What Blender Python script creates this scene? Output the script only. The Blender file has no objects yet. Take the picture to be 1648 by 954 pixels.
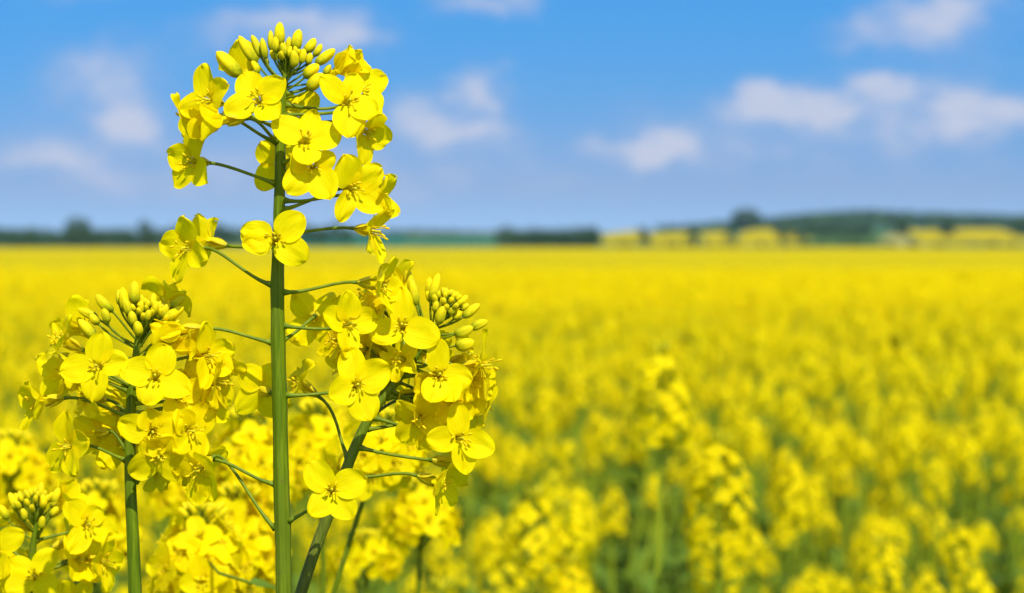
import bpy, math, random
import numpy as np
from mathutils import Vector, Matrix, noise

R = math.radians
random.seed(7)
RNG = np.random.default_rng(11)
scn = bpy.context.scene
COL = scn.collection

# ------------------------------------------------------------------ camera
FPX, CX, CY = 3850.0, 824.0, 477.0            # focal length and centre in photo pixels
CAM = Vector((0.0, 0.0, 1.60))
PITCH = R(1.25)
FWD = Vector((0, math.cos(PITCH), -math.sin(PITCH)))
RGT = Vector((1, 0, 0))
UPV = RGT.cross(FWD)
Z0 = 0.70
U = Z0 / FPX                                   # one flower unit: 0.18 mm

def W(px, py, Z=Z0):
    return CAM + (FWD + RGT * ((px - CX) / FPX) + UPV * ((CY - py) / FPX)) * Z

def D(x, y, z):                                # direction right / up / towards the viewer
    return (RGT * x + UPV * y - FWD * z).normalized()

cam = bpy.data.cameras.new('camera')
cam_o = bpy.data.objects.new('camera', cam); COL.objects.link(cam_o)
cam_o.location = CAM
cam_o.rotation_euler = (math.pi / 2 - PITCH, 0, 0)
cam.sensor_width = 36; cam.lens = 36 * FPX / 1648
cam.clip_start = 0.02; cam.clip_end = 20000
cam.dof.use_dof = True; cam.dof.focus_distance = Z0 - 0.004
cam.dof.aperture_fstop = (cam.lens / 1000) / 0.0043
cam.dof.aperture_blades = 0
scn.camera = cam_o

# ------------------------------------------------------------------ node helpers
def new_mat(name):
    m = bpy.data.materials.new(name); m.use_nodes = True
    nt = m.node_tree; nt.nodes.clear()
    return m, nt

def nd(nt, t, **kw):
    n = nt.nodes.new(t)
    for k, v in kw.items():
        if k in n.inputs.keys() if isinstance(k, str) else False:
            n.inputs[k].default_value = v
        else:
            setattr(n, k, v)
    return n

def ramp(nt, fac, stops):
    r = nt.nodes.new('ShaderNodeValToRGB')
    el = r.color_ramp.elements
    while len(el) < len(stops): el.new(0.5)
    for e, (p, c) in zip(el, stops):
        e.position = p; e.color = (*c, 1)
    nt.links.new(fac, r.inputs['Fac'])
    return r.outputs['Color']

def math_n(nt, op, a, b=None, c=None, clamp=False):
    n = nt.nodes.new('ShaderNodeMath'); n.operation = op; n.use_clamp = clamp
    for i, v in enumerate((a, b, c)):
        if v is None: continue
        if isinstance(v, (int, float)): n.inputs[i].default_value = v
        else: nt.links.new(v, n.inputs[i])
    return n.outputs[0]

def mixc(nt, fac, a, b, blend='MIX'):
    n = nt.nodes.new('ShaderNodeMix'); n.data_type = 'RGBA'; n.blend_type = blend
    for i, v in ((0, fac), (6, a), (7, b)):
        if isinstance(v, (int, float)): n.inputs[i].default_value = v
        elif isinstance(v, tuple): n.inputs[i].default_value = (*v, 1)
        else: nt.links.new(v, n.inputs[i])
    return n.outputs[2]

def noise_n(nt, scale, vec=None, detail=2.0, rough=0.5, dist=0.0):
    n = nt.nodes.new('ShaderNodeTexNoise')
    n.inputs['Scale'].default_value = scale; n.inputs['Detail'].default_value = detail
    n.inputs['Roughness'].default_value = rough; n.inputs['Distortion'].default_value = dist
    if vec is not None: nt.links.new(vec, n.inputs['Vector'])
    return n.outputs['Fac']

def coord(nt, which='Object', scale=None):
    t = nt.nodes.new('ShaderNodeTexCoord').outputs[which]
    if scale is None: return t
    m = nt.nodes.new('ShaderNodeMapping'); m.inputs['Scale'].default_value = scale
    nt.links.new(t, m.inputs['Vector'])
    return m.outputs['Vector']

def leafy(name, build_color, trans=0.35, rough=0.5, spec=0.3, bump=None, tcol=None):
    """thin plant tissue: reflects and lets light through"""
    m, nt = new_mat(name)
    out = nd(nt, 'ShaderNodeOutputMaterial')
    col = build_color(nt)
    p = nd(nt, 'ShaderNodeBsdfPrincipled'); nt.links.new(col, p.inputs['Base Color'])
    p.inputs['Roughness'].default_value = rough; p.inputs['Specular IOR Level'].default_value = spec
    if bump is not None:
        h, st, di = bump(nt)
        b = nd(nt, 'ShaderNodeBump'); b.inputs['Strength'].default_value = st; b.inputs['Distance'].default_value = di
        nt.links.new(h, b.inputs['Height']); nt.links.new(b.outputs[0], p.inputs['Normal'])
    if trans > 0:
        t = nd(nt, 'ShaderNodeBsdfTranslucent')
        if tcol is None: nt.links.new(col, t.inputs['Color'])
        else: nt.links.new(mixc(nt, 1.0, col, tcol, 'MULTIPLY'), t.inputs['Color'])
        mx = nd(nt, 'ShaderNodeMixShader'); mx.inputs[0].default_value = trans
        nt.links.new(p.outputs[0], mx.inputs[1]); nt.links.new(t.outputs[0], mx.inputs[2])
        nt.links.new(mx.outputs[0], out.inputs['Surface'])
    else:
        nt.links.new(p.outputs[0], out.inputs['Surface'])
    return m

def petal_color(nt):
    n = noise_n(nt, 0.035, coord(nt), 3.0)
    c = ramp(nt, n, [(0.3, (0.88, 0.70, 0.001)), (0.55, (0.92, 0.78, 0.001)), (0.75, (0.93, 0.81, 0.002))])
    oi = nd(nt, 'ShaderNodeObjectInfo')
    f = math_n(nt, 'MULTIPLY', oi.outputs['Random'], 0.5)
    c = mixc(nt, f, c, (0.91, 0.73, 0.001))
    at = nd(nt, 'ShaderNodeAttribute'); at.attribute_name = 'vein'
    mp = nd(nt, 'ShaderNodeMapping'); mp.inputs['Scale'].default_value = (14.0, .8, 1.0); nt.links.new(at.outputs['Vector'], mp.inputs['Vector'])
    v = ramp(nt, noise_n(nt, 2.0, mp.outputs['Vector'], 3.0), [(.40, (.93, .92, .9)), (.56, (1, 1, 1))])
    spk = ramp(nt, noise_n(nt, .35, coord(nt), 2.0), [(.20, (.62, .55, .5)), (.27, (1, 1, 1))])
    return mixc(nt, 1.0, mixc(nt, 1.0, c, v, 'MULTIPLY'), spk, 'MULTIPLY')

def petal_bump(nt):
    at = nd(nt, 'ShaderNodeAttribute'); at.attribute_name = 'vein'
    mp = nd(nt, 'ShaderNodeMapping'); mp.inputs['Scale'].default_value = (9.0, 1.0, 1.0)
    nt.links.new(at.outputs['Vector'], mp.inputs['Vector'])
    return noise_n(nt, 2.2, mp.outputs['Vector'], 4.0), 0.28, 0.0006

MAT = {}
MAT['petal'] = leafy('yellow_petal', petal_color, 0.50, 0.55, 0.04, petal_bump)
def flat(c1, c2, sc=60.0):
    return lambda nt: ramp(nt, noise_n(nt, sc, coord(nt), 2.0), [(0.35, c1), (0.65, c2)])
def field_petal(nt):
    g = nd(nt, 'ShaderNodeNewGeometry')
    n = noise_n(nt, 3.0, g.outputs['Position'], 2.0)
    return ramp(nt, n, [(0.3, (0.74, 0.56, 0.001)), (0.7, (0.83, 0.675, 0.001))])
MAT['field_petal'] = leafy('field_petal', field_petal, 0.42, 0.6, 0.04)
MAT['anther'] = leafy('ochre_anther', flat((0.74, 0.52, 0.006), (0.86, 0.66, 0.008), 0.6), 0.3, 0.7, 0.05)
MAT['filament'] = leafy('pale_filament', flat((0.72, 0.60, 0.01), (0.80, 0.66, 0.012), 0.2), 0.35, 0.5, 0.1)
MAT['pistil'] = leafy('green_pistil', flat((0.52, 0.48, 0.015), (0.66, 0.56, 0.015), 0.2), 0.2, 0.5, 0.1)
MAT['sepal'] = leafy('yellow_green_sepal', flat((0.52, 0.45, 0.010), (0.70, 0.55, 0.008), 0.08), 0.32, 0.5, 0.1)

def bud_color(nt):
    t = coord(nt, 'Generated')
    s = nd(nt, 'ShaderNodeSeparateXYZ'); nt.links.new(t, s.inputs[0])
    h = math_n(nt, 'ADD', s.outputs[2], math_n(nt, 'MULTIPLY', math_n(nt, 'SUBTRACT', noise_n(nt, 0.16, coord(nt), 2.0), 0.5), 0.6))
    c = ramp(nt, h, [(0.0, (0.16, 0.22, 0.006)), (0.32, (0.46, 0.42, 0.005)), (0.62, (0.76, 0.60, 0.004)), (1.0, (0.88, 0.64, 0.004))])
    oi = nd(nt, 'ShaderNodeObjectInfo')
    return mixc(nt, math_n(nt, 'MULTIPLY', oi.outputs['Random'], 0.45), c, (0.30, 0.33, 0.008))
MAT['bud'] = leafy('yellow_green_bud', bud_color, 0.18, 0.5, 0.05)

def stem_color(nt):
    g = coord(nt, 'Object', (1000, 1000, 34))
    n = noise_n(nt, 1.0, g, 5.0, 0.65, .4)
    c = ramp(nt, n, [(0.25, (0.038, 0.066, 0.001)), (0.5, (0.084, 0.132, 0.002)), (0.75, (0.165, 0.212, 0.004))])
    n2 = noise_n(nt, 35.0, coord(nt), 3.0)
    c = mixc(nt, ramp(nt, n2, [(0.45, (0, 0, 0)), (0.75, (0.5, 0.5, 0.5))]), c, (0.14, 0.175, 0.010))
    n3 = noise_n(nt, 220.0, coord(nt, 'Object', (1, 1, .35)), 4.0, .6)
    c = mixc(nt, ramp(nt, n3, [(.56, (0, 0, 0)), (.75, (.45, .45, .45))]), c, (.16, .20, .015))
    n4 = noise_n(nt, 420.0, coord(nt), 2.0)
    return mixc(nt, ramp(nt, n4, [(.68, (0, 0, 0)), (.74, (.5, .5, .5))]), c, (.10, .085, .02))
def stem_color_purple(nt):
    g = coord(nt, 'Object', (1400, 1400, 26))
    n = noise_n(nt, 1.0, g, 3.0, 0.6)
    p = ramp(nt, n, [(0.3, (0.055, 0.055, 0.010)), (0.5, (0.10, 0.10, 0.016)), (0.7, (0.16, 0.155, 0.024))])
    s = nd(nt, 'ShaderNodeSeparateXYZ'); nt.links.new(coord(nt), s.inputs[0])
    f = math_n(nt, 'MULTIPLY_ADD', s.outputs[2], -1 / .035, 1.545 / .035, clamp=True)
    return mixc(nt, math_n(nt, 'MULTIPLY', f, .55), stem_color(nt), p)
def stem_bump(nt):
    return noise_n(nt, 1.0, coord(nt, 'Object', (1800, 1800, 30)), 3.0), 0.5, 0.0004
MAT['stem'] = leafy('ribbed_green_stem', stem_color, 0.06, 0.45, 0.10, stem_bump)
MAT['stem_purple'] = leafy('purplish_stem', stem_color_purple, 0.05, 0.5, 0.16, stem_bump)
MAT['pedicel'] = leafy('green_pedicel', flat((0.10, 0.15, 0.005), (0.165, 0.21, 0.007), 0.06), 0.10, 0.5, 0.15)
MAT['leaf'] = leafy('blue_green_leaf', flat((0.10, 0.17, 0.012), (0.15, 0.23, 0.018), 18), 0.40, 0.55, 0.12)
MAT['field_stem'] = leafy('field_stem', flat((0.20, 0.26, 0.010), (0.29, 0.35, 0.014), 5), 0.30, 0.55, 0.1)
MAT['field_bud'] = leafy('field_bud', flat((0.40, 0.38, 0.008), (0.58, 0.50, 0.008), 60), 0.15, 0.5, 0.1)

# ------------------------------------------------------------------ mesh helpers
class MB:
    def __init__(self): self.v = []; self.f = []; self.m = []; self.a = []
    def add(self, V, F, mi=0, attr=None):
        o = len(self.v)
        self.v += [tuple(p) for p in V]
        self.f += [tuple(i + o for i in q) for q in F]
        self.m += [mi] * len(F)
        self.a += attr if attr is not None else [(0, 0, 0)] * len(V)
    def mesh(self, name, mats, smooth=True):
        me = bpy.data.meshes.new(name); me.from_pydata(self.v, [], self.f)
        for m in mats: me.materials.append(m)
        me.polygons.foreach_set('material_index', self.m)
        if smooth: me.polygons.foreach_set('use_smooth', [True] * len(self.f))
        if any(a != (0, 0, 0) for a in self.a):
            at = me.attributes.new('vein', 'FLOAT_VECTOR', 'POINT')
            at.data.foreach_set('vector', np.array(self.a, dtype=np.float32).ravel())
        me.update()
        return me

def link(name, me, parent=None):
    o = bpy.data.objects.new(name, me); COL.objects.link(o)
    if parent is not None: o.parent = parent
    return o

def tag(o, label, cat, group=None, kind=None):
    if label: o['label'] = label
    if cat: o['category'] = cat
    if group: o['group'] = group
    if kind: o['kind'] = kind
    return o

def empty(name, loc):
    o = bpy.data.objects.new(name, None); COL.objects.link(o); o.location = loc
    o.empty_display_size = 0.05
    return o

def frame_of(t, ref=None):
    t = t.normalized()
    a = Vector((0, 0, 1)) if abs(t.z) < 0.9 else Vector((1, 0, 0))
    if ref is not None: a = ref
    x = a.cross(t).normalized(); y = t.cross(x)
    return x, y

def tube(mb, pts, rad, sides=8, mi=0, cap=True, ribs=0, rib=0.0, twist=0.0):
    pts = [Vector(p) for p in pts]; n = len(pts)
    V = []; F = []
    x = None
    for i, p in enumerate(pts):
        t = (pts[min(i + 1, n - 1)] - pts[max(i - 1, 0)])
        if t.length < 1e-12: t = Vector((0, 0, 1))
        t.normalize()
        if x is None: x, y = frame_of(t)
        else:
            x = (x - t * x.dot(t)).normalized(); y = t.cross(x)
        r = rad[i] if not isinstance(rad, (int, float)) else rad
        for k in range(sides):
            a = 2 * math.pi * k / sides + twist * i
            rr = r * (1 + rib * math.cos(ribs * a)) if ribs else r
            V.append(p + x * (rr * math.cos(a)) + y * (rr * math.sin(a)))
    for i in range(n - 1):
        for k in range(sides):
            k2 = (k + 1) % sides
            F.append((i * sides + k, i * sides + k2, (i + 1) * sides + k2, (i + 1) * sides + k))
    if cap:
        F.append(tuple(range(sides - 1, -1, -1))); F.append(tuple((n - 1) * sides + k for k in range(sides)))
    mb.add(V, F, mi)

def smooth_path(pts, rad, sub=6):
    """Catmull-Rom through the points"""
    P = [Vector(p) for p in pts]; out = []; ro = []
    n = len(P)
    for i in range(n - 1):
        p0 = P[max(i - 1, 0)]; p1 = P[i]; p2 = P[i + 1]; p3 = P[min(i + 2, n - 1)]
        for s in range(sub):
            t = s / sub
            q = 0.5 * ((2 * p1) + (p2 - p0) * t + (2 * p0 - 5 * p1 + 4 * p2 - p3) * t * t + (3 * p1 - p0 - 3 * p2 + p3) * t ** 3)
            out.append(q); ro.append(rad[i] * (1 - t) + rad[i + 1] * t)
    out.append(P[-1]); ro.append(rad[-1])
    return out, ro

# ------------------------------------------------------------------ the parts of a flower (in flower units)
def petal_mb(mb, L, Wd, spread, cup, recurve, ripple, seed, ang=0.0, nt=14, ns=8, fold=0.0, side=0.0, claw=31.0, mi=0):
    rnd = random.Random(seed)
    ph = [rnd.uniform(0, 6.28) for _ in range(6)]
    notch = rnd.uniform(-0.02, 0.09); asym = rnd.uniform(-0.08, 0.08)
    total = claw + L
    ss = [i * claw / 4 for i in range(4)] + [claw + L * (1 - math.cos(math.pi * i / nt)) / 2 for i in range(nt + 1)]
    # centre line by integrating the tangent angle
    def tang(s):
        b = min(max((s - claw + 5) / 12.0, 0), 1); b = b * b * (3 - 2 * b)
        tau = max(s - claw, 0) / L
        return R(6) + (R(spread) - R(6)) * b + R(recurve) * tau * tau
    r, z, s = 2.2, -34.0, 0.0
    line = {}
    step = 0.5; tgt = list(ss); out = []
    while tgt:
        while tgt and s >= tgt[0] - 1e-6:
            out.append((r, z, tang(s))); tgt.pop(0)
        a = tang(s); r += math.sin(a) * step; z += math.cos(a) * step; s += step
        if s > total + 2: break
    while len(out) < len(ss): out.append((r, z, tang(total)))
    V = []; F = []; A = []
    for i, s in enumerate(ss):
        r, z, a = out[i]
        tau = max(s - claw, 0) / L
        if s <= claw: w = 2.6 + 1.2 * (s / claw)
        else:
            k = tau ** 0.80
            w = Wd / 2 * math.sqrt(max(1 - (2 * k - 1) ** 2, 0.0))
            w = max(w, 3.8 * (1 - tau) ** 2)
            w *= 1 + 0.035 * math.sin(5 * tau + ph[0])
        for j in range(ns + 1):
            q = 2 * j / ns - 1
            x = q * w * (1 + asym * q)
            edge = abs(q) ** 2
            rr = r; zz = z
            if tau > 0:
                back = L * notch * max(0, 1 - abs(q) * 3) * tau ** 6 - L * 0.02 * math.sin(3.0 * q + ph[1]) * tau ** 5
                rr -= math.sin(a) * back; zz -= math.cos(a) * back
                n = cup * edge * w - 1.6 * math.exp(-(q / 0.22) ** 2) * min(tau * 4, 1) * (1 - 0.4 * tau)
                n += ripple * (edge * tau) * math.sin(7 * tau + 2.5 * q + ph[2]) * 4.0
                n += ripple * tau * 2.5 * math.sin(3.5 * q + 4 * tau + ph[3])
                n += ripple * 1.2 * tau * math.sin(9 * q + ph[4]) * math.sin(6 * tau + ph[5])
                x *= 1 - fold * 0.55 * tau
                n += fold * w * abs(q) * 0.9
                # normal of the blade: (−cos a, sin a) in (r, z)
                n += 0.9 * min(ripple, 1.2) * tau ** 3 * math.sin(14 * q + 2 * ph[0]) + .5 * math.sin(11 * tau + 5 * q + ph[3]) * tau
                rr += -math.cos(a) * n; zz += math.sin(a) * n
            x += side * tau * tau * L
            V.append((rr * math.cos(ang) - x * math.sin(ang), rr * math.sin(ang) + x * math.cos(ang), zz))
            A.append((q * 0.5 + 3.1 * (seed % 17), s / 40.0 + 0.01, (seed % 29) * 1.7))
    for i in range(len(ss) - 1):
        for j in range(ns):
            F.append((i * (ns + 1) + j, i * (ns + 1) + j + 1, (i + 1) * (ns + 1) + j + 1, (i + 1) * (ns + 1) + j))
    mb.add(V, F, mi, A)

def ellipsoid(mb, c, ax, ln, rd, sides=6, rings=5, mi=0):
    ax = Vector(ax).normalized(); x, y = frame_of(ax); c = Vector(c)
    V = []; F = []
    for i in range(rings + 1):
        th = math.pi * i / rings
        for k in range(sides):
            a = 2 * math.pi * k / sides
            V.append(c - ax * (ln / 2 * math.cos(th)) + (x * math.cos(a) + y * math.sin(a)) * (rd * max(math.sin(th), 0.02)))
    for i in range(rings):
        for k in range(sides):
            k2 = (k + 1) % sides
            F.append((i * sides + k, i * sides + k2, (i + 1) * sides + k2, (i + 1) * sides + k))
    mb.add(V, F, mi)

def stamens_mb(mb, seed, f=0, an=1, reach=1.0):
    rnd = random.Random(seed)
    for k in range(6):
        a = k * math.pi / 3 + rnd.uniform(-0.2, 0.2)
        short = k in (0, 3)
        r1 = rnd.uniform(7, 11) * (1.45 if short else 1.0); z1 = (rnd.uniform(2, 7) if short else rnd.uniform(10, 19)) * reach
        base = Vector((1.6 * math.cos(a), 1.6 * math.sin(a), -33))
        mid = Vector((4.2 * math.cos(a), 4.2 * math.sin(a), -8))
        end = Vector((r1 * math.cos(a), r1 * math.sin(a), z1))
        pts, rr = smooth_path([base, mid, end], [0.9, 0.85, 0.6], 3)
        tube(mb, pts, rr, 5, f, False)
        ad = Vector((rnd.uniform(-0.6, 0.6) + math.cos(a) * 0.7, rnd.uniform(-0.6, 0.6) + math.sin(a) * 0.7, rnd.uniform(0.2, 0.9)))
        ellipsoid(mb, end + Vector((0, 0, 1)), ad, rnd.uniform(7.0, 9.5), 2.0, 6, 5, an)

def pistil_mb(mb, mi=0):
    tube(mb, [(0, 0, -34), (0, 0, -10), (0.3, 0, 4), (0.4, 0.2, 10)], [2.2, 2.6, 2.2, 1.6], 7, mi)
    ellipsoid(mb, (0.4, 0.2, 11), (0, 0, 1), 4, 2.6, 7, 5, mi)

def calyx_mb(mb, seed, mi=0, pm=1):
    rnd = random.Random(seed)
    tube(mb, [(0, 0, -41), (0, 0, -38), (0, 0, -35), (0, 0, -32)], [2.0, 3.2, 4.4, 3.8], 8, pm)
    for k in range(4):
        a = k * math.pi / 2 + math.pi / 4 + rnd.uniform(-0.15, 0.15)
        out = rnd.uniform(-0.5, 5.0) + (9 if rnd.random() < 0.22 else 0)
        V = []; F = []
        for i in range(7):
            t = i / 6
            z = -37 + 29 * t
            r = 3.6 + 6.0 * math.sin(min(t * 1.5, 1) * math.pi / 2) - 1.5 * t + out * t * t
            w = 4.8 * math.sin(math.pi * (0.14 + 0.80 * t)) ** 0.8
            for j in range(5):
                q = j / 2 - 1
                x = q * w; rr = r - 0.22 * q * q * w
                V.append((rr * math.cos(a) - x * math.sin(a), rr * math.sin(a) + x * math.cos(a), z))
        for i in range(6):
            for j in range(4):
                F.append((i * 5 + j, i * 5 + j + 1, i * 5 + j + 6, i * 5 + j + 5))
        mb.add(V, F, mi)

SEED = [100]
def nseed():
    SEED[0] += 1
    return SEED[0]

ST_MESH = []
for k in range(6):
    b = MB(); stamens_mb(b, 500 + k); ST_MESH.append(b.mesh('stamens', [MAT['filament'], MAT['anther']]))
b = MB(); pistil_mb(b); PISTIL = b.mesh('pistil', [MAT['pistil']])
CALYX = []
for k in range(6):
    b = MB(); calyx_mb(b, 600 + k); CALYX.append(b.mesh('calyx', [MAT['sepal'], MAT['pedicel']]))

def flower_matrix(c, n, roll=0.0, scale=1.0):
    n = n.normalized()
    up = UPV - n * UPV.dot(n)
    if up.length < 0.15: up = FWD - n * FWD.dot(n)
    up.normalize(); e1 = up.cross(n)
    M = Matrix((e1, up, n)).transposed().to_4x4()
    return Matrix.Translation(c) @ M @ Matrix.Rotation(roll, 4, 'Z') @ Matrix.Diagonal((scale, scale, scale, 1))

def pedicel_path(a, b, nd_, bow=0.0):
    """from the stem point a to the calyx base b arriving along nd_"""
    a = Vector(a); b = Vector(b); d = (b - a).length
    c1 = a + (b - a) * 0.35 - Vector((0, 0, 1)) * d * bow
    c2 = b - nd_ * d * 0.33
    pts = []
    for i in range(13):
        t = i / 12
        pts.append((1 - t) ** 3 * a + 3 * (1 - t) ** 2 * t * c1 + 3 * (1 - t) * t * t * c2 + t ** 3 * b)
    return pts

def add_flower(plant, c, n, att, petals=None, spread=80, scale=1.0, roll=0.0, L=49, Wd=46, droop=0.0, pr=3.3, stam=True, fold=0.0, cup=0.12, parts=True, reach=1.0, var=1.0):
    """plant: the Empty; c: world position of the flower's throat; n: the way it faces; att: where the pedicel leaves the stem"""
    s = U * scale; sd = nseed(); rnd = random.Random(sd)
    M = flower_matrix(c, n, roll, s)
    f = link('flower', CALYX[sd % 6], plant)
    f.matrix_local = Matrix.Translation(-plant.location) @ M
    if petals is None: petals = [45, 135, 225, 315]
    age = rnd.random()
    if petals is None or all(not isinstance(p, (tuple, list)) for p in petals):
        if age < .22: spread -= 24; var *= 1.3                       # just opening
        elif age > .80: droop += 40; fold += .18; var *= 1.7          # going over, petals limp
        petals = [p + rnd.uniform(-12, 12) for p in petals]
    for k, p in enumerate(petals):
        ang, l, w, sp, fo = (list(p) + [None] * 5)[:5] if isinstance(p, (tuple, list)) else (p, None, None, None, None)
        l = L * (l or 1) * rnd.uniform(0.93, 1.06); w = Wd * (w or 1) * rnd.uniform(0.93, 1.07)
        b = MB()
        petal_mb(b, l, w, (sp if sp is not None else spread + rnd.uniform(-7, 9) * var), cup * rnd.uniform(0.0, 2.2), rnd.uniform(-14, 26) * var + droop,
                 rnd.uniform(0.45, 1.25) * var, nseed(), R(ang), 16, 10, fold if fo is None else fo, rnd.uniform(-0.06, 0.06))
        link('petal', b.mesh('petal', [MAT['petal']]), f)
    if stam:
        o = link('stamens', ST_MESH[sd % 6], f); o.rotation_euler.z = rnd.uniform(0, 6); o.scale = (1, 1, reach)
        link('pistil', PISTIL, f)
    if att is not None:
        Mi = M.inverted()
        base = M @ Vector((0, 0, -39))
        pts = [Mi @ p for p in pedicel_path(att, base, M.to_3x3() @ Vector((0, 0, 1)) / s, rnd.uniform(-0.03, 0.10))]
        k = pr / scale
        rad = [k * 1.9, k * 1.12, k * .95] + [k * 0.8] * 9 + [k * 1.05]
        b = MB(); tube(b, pts, rad, 9); link('pedicel', b.mesh('pedicel', [MAT['pedicel']]), f)
    return f

def bud_mesh(ln, wd, seed):
    rnd = random.Random(seed)
    b = MB(); V = []; F = []; n = 14; m = 24
    bend = rnd.uniform(-0.06, 0.06) * ln; bd = rnd.uniform(0, 6.28); tw = rnd.uniform(-0.5, 0.5)
    for i in range(n + 1):
        t = i / n
        prof = (1 - abs(2 * t - 1) ** 2.6) ** 0.62 * (1.0 + 0.08 * math.cos(math.pi * t * 1.1)) if 0 < t < 1 else 0.0
        prof = max(prof, 0.16 if t == 0 else 0.10)
        for k in range(m):
            a = 2 * math.pi * k / m + tw * t
            r = wd / 2 * prof * (1 + 0.20 * abs(math.cos(2 * a)) ** .5 - 0.15 + 0.03 * math.sin(a + bd))
            off = bend * math.sin(math.pi * t)
            V.append((r * math.cos(a) + off * math.cos(bd), r * math.sin(a) + off * math.sin(bd), ln * t))
    for i in range(n):
        for k in range(m):
            k2 = (k + 1) % m
            F.append((i * m + k, i * m + k2, (i + 1) * m + k2, (i + 1) * m + k))
    b.add(V, F)
    return b.mesh('bud', [MAT['bud']])

def add_bud(plant, base, tip, wd, att, pr=1.7):
    base = Vector(base); tip = Vector(tip); ln = (tip - base).length / U
    M = flower_matrix(base, (tip - base), random.uniform(0, 6), U)
    o = link('bud', bud_mesh(ln, wd * .97, nseed()), plant)
    o.matrix_local = Matrix.Translation(-plant.location) @ M
    if att is not None:
        Mi = M.inverted(); d = (tip - base).normalized()
        pts = [Mi @ p for p in pedicel_path(att, base + d * U * 2, d, 0.04)]
        b = MB(); tube(b, pts, [pr * 1.2] + [pr] * 11 + [pr * 1.5], 7); link('pedicel', b.mesh('pedicel', [MAT['pedicel']]), o)
    return o

def leaf_mb(mb, ln, wd, mi=0, seed=0, droop=0.5):
    rnd = random.Random(seed); V = []; F = []; n = 10; m = 6
    ph = rnd.uniform(0, 6)
    for i in range(n + 1):
        t = i / n
        y = ln * t; z = -droop * ln * t * t
        w = wd / 2 * (math.sin(math.pi * (0.06 + 0.94 * t) ** 0.7) ** 0.8 if t < 1 else 0.02) * (1 + 0.12 * math.sin(19 * t + ph))
        for j in range(m + 1):
            q = 2 * j / m - 1
            V.append((q * w, y, z + 0.25 * abs(q) * w + 0.08 * w * math.sin(8 * t + 4 * q + ph)))
    for i in range(n):
        for j in range(m):
            F.append((i * (m + 1) + j, i * (m + 1) + j + 1, (i + 1) * (m + 1) + j + 1, (i + 1) * (m + 1) + j))
    mb.add(V, F, mi)

def add_stem(plant, pts, wid, name='stem', mat='stem', ribs=9, rib=0.038, sides=36, foot=None):
    p, r = smooth_path(pts, [w / 2 for w in wid], 7)
    if foot is not None:                       # on down to the ground, bending gently upright
        a = p[-1]; t = (p[-1] - p[-4]).normalized(); ln = (foot - a).length; r0 = r[-1]
        c1 = a + t * ln * .3; c2 = foot + Vector((0, 0, 1)) * ln * .35
        for i in range(1, 25):
            u = i / 24
            p.append((1 - u) ** 3 * a + 3 * (1 - u) ** 2 * u * c1 + 3 * (1 - u) * u * u * c2 + u ** 3 * (foot - Vector((0, 0, .02))))
            r.append(r0 * (1 + .7 * u))
    b = MB(); tube(b, [q - plant.location for q in p], [x * U for x in r], sides, 0, True, ribs, rib)
    return link(name, b.mesh(name, [MAT[mat]]), plant)

def interp(tab, y):
    """point on a stem table [(px, py, width)] at photo height y"""
    for (x0, y0, w0), (x1, y1, w1) in zip(tab, tab[1:]):
        if y0 <= y <= y1:
            t = (y - y0) / (y1 - y0)
            return x0 + (x1 - x0) * t, y, w0 + (w1 - w0) * t
    return tab[0] if y < tab[0][1] else tab[-1]

def hero(label, tab, Z, flowers, buds, foot, leaves=(), stem_mat='stem'):
    """one raceme on its stalk. tab: stalk in photo pixels at depth Z, top to bottom; flowers / buds: tables"""
    last = W(tab[-1][0], tab[-1][1], Z)
    base = Vector((last.x + foot[0], last.y + foot[1], 0.0))
    plant = empty('rapeseed_plant', base)
    tag(plant, label, 'rapeseed plant', 'rapeseed plants standing in front of the field')
    pts = [W(x, y, Z) for x, y, w in tab]; wid = [w * Z / Z0 for x, y, w in tab]
    add_stem(plant, pts, wid, mat=stem_mat, foot=base)
    k = Z / Z0
    def P(x, y, dz): return W(x, y, Z) - FWD * (dz * U)
    for fl in flowers:
        cx, cy, dz, nx, ny, nz, at = fl[:7]
        kw = fl[7] if len(fl) > 7 else {}
        n = D(nx, ny, nz)
        a = None
        if at is not None:
            if isinstance(at, tuple):
                a = P(at[0], at[1], at[2] if len(at) > 2 else 0)
            else:
                sx, sy, sw = interp(tab, at)
                c = P(cx, cy, dz) - n * 36 * U
                d = c - P(sx, sy, 0); d = d - UPV * d.dot(UPV)
                a = P(sx, sy, 0) + (d.normalized() * (sw * 0.42 * U * k) if d.length > 1e-6 else Vector())
        add_flower(plant, P(cx, cy, dz), n, a, **kw)
    for bu in buds:
        bx, by, tx, ty, wd, dz, tz, ax, ay = bu
        add_bud(plant, P(bx, by, dz), P(tx, ty, dz + tz), wd, P(ax, ay, 0))
    # leaves lower down the stalk, below the picture
    for h, az, ln in leaves:
        b = MB(); leaf_mb(b, ln, ln * 0.34, 0, nseed(), 0.45)
        o = link('leaf', b.mesh('leaf', [MAT['leaf']]), plant)
        o.location = stem_at(plant, h); o.rotation_euler = (R(35), 0, az)
    return plant

def stem_at(plant, h):
    st = [c for c in plant.children if c.name.startswith('stem')][0].data
    z = np.empty(len(st.vertices) * 3, dtype=np.float32); st.vertices.foreach_get('co', z); z = z.reshape(-1, 3)
    sel = z[np.abs(z[:, 2] - h) < .05]
    return Vector(sel.mean(0)) if len(sel) else Vector((0, 0, h))

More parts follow.
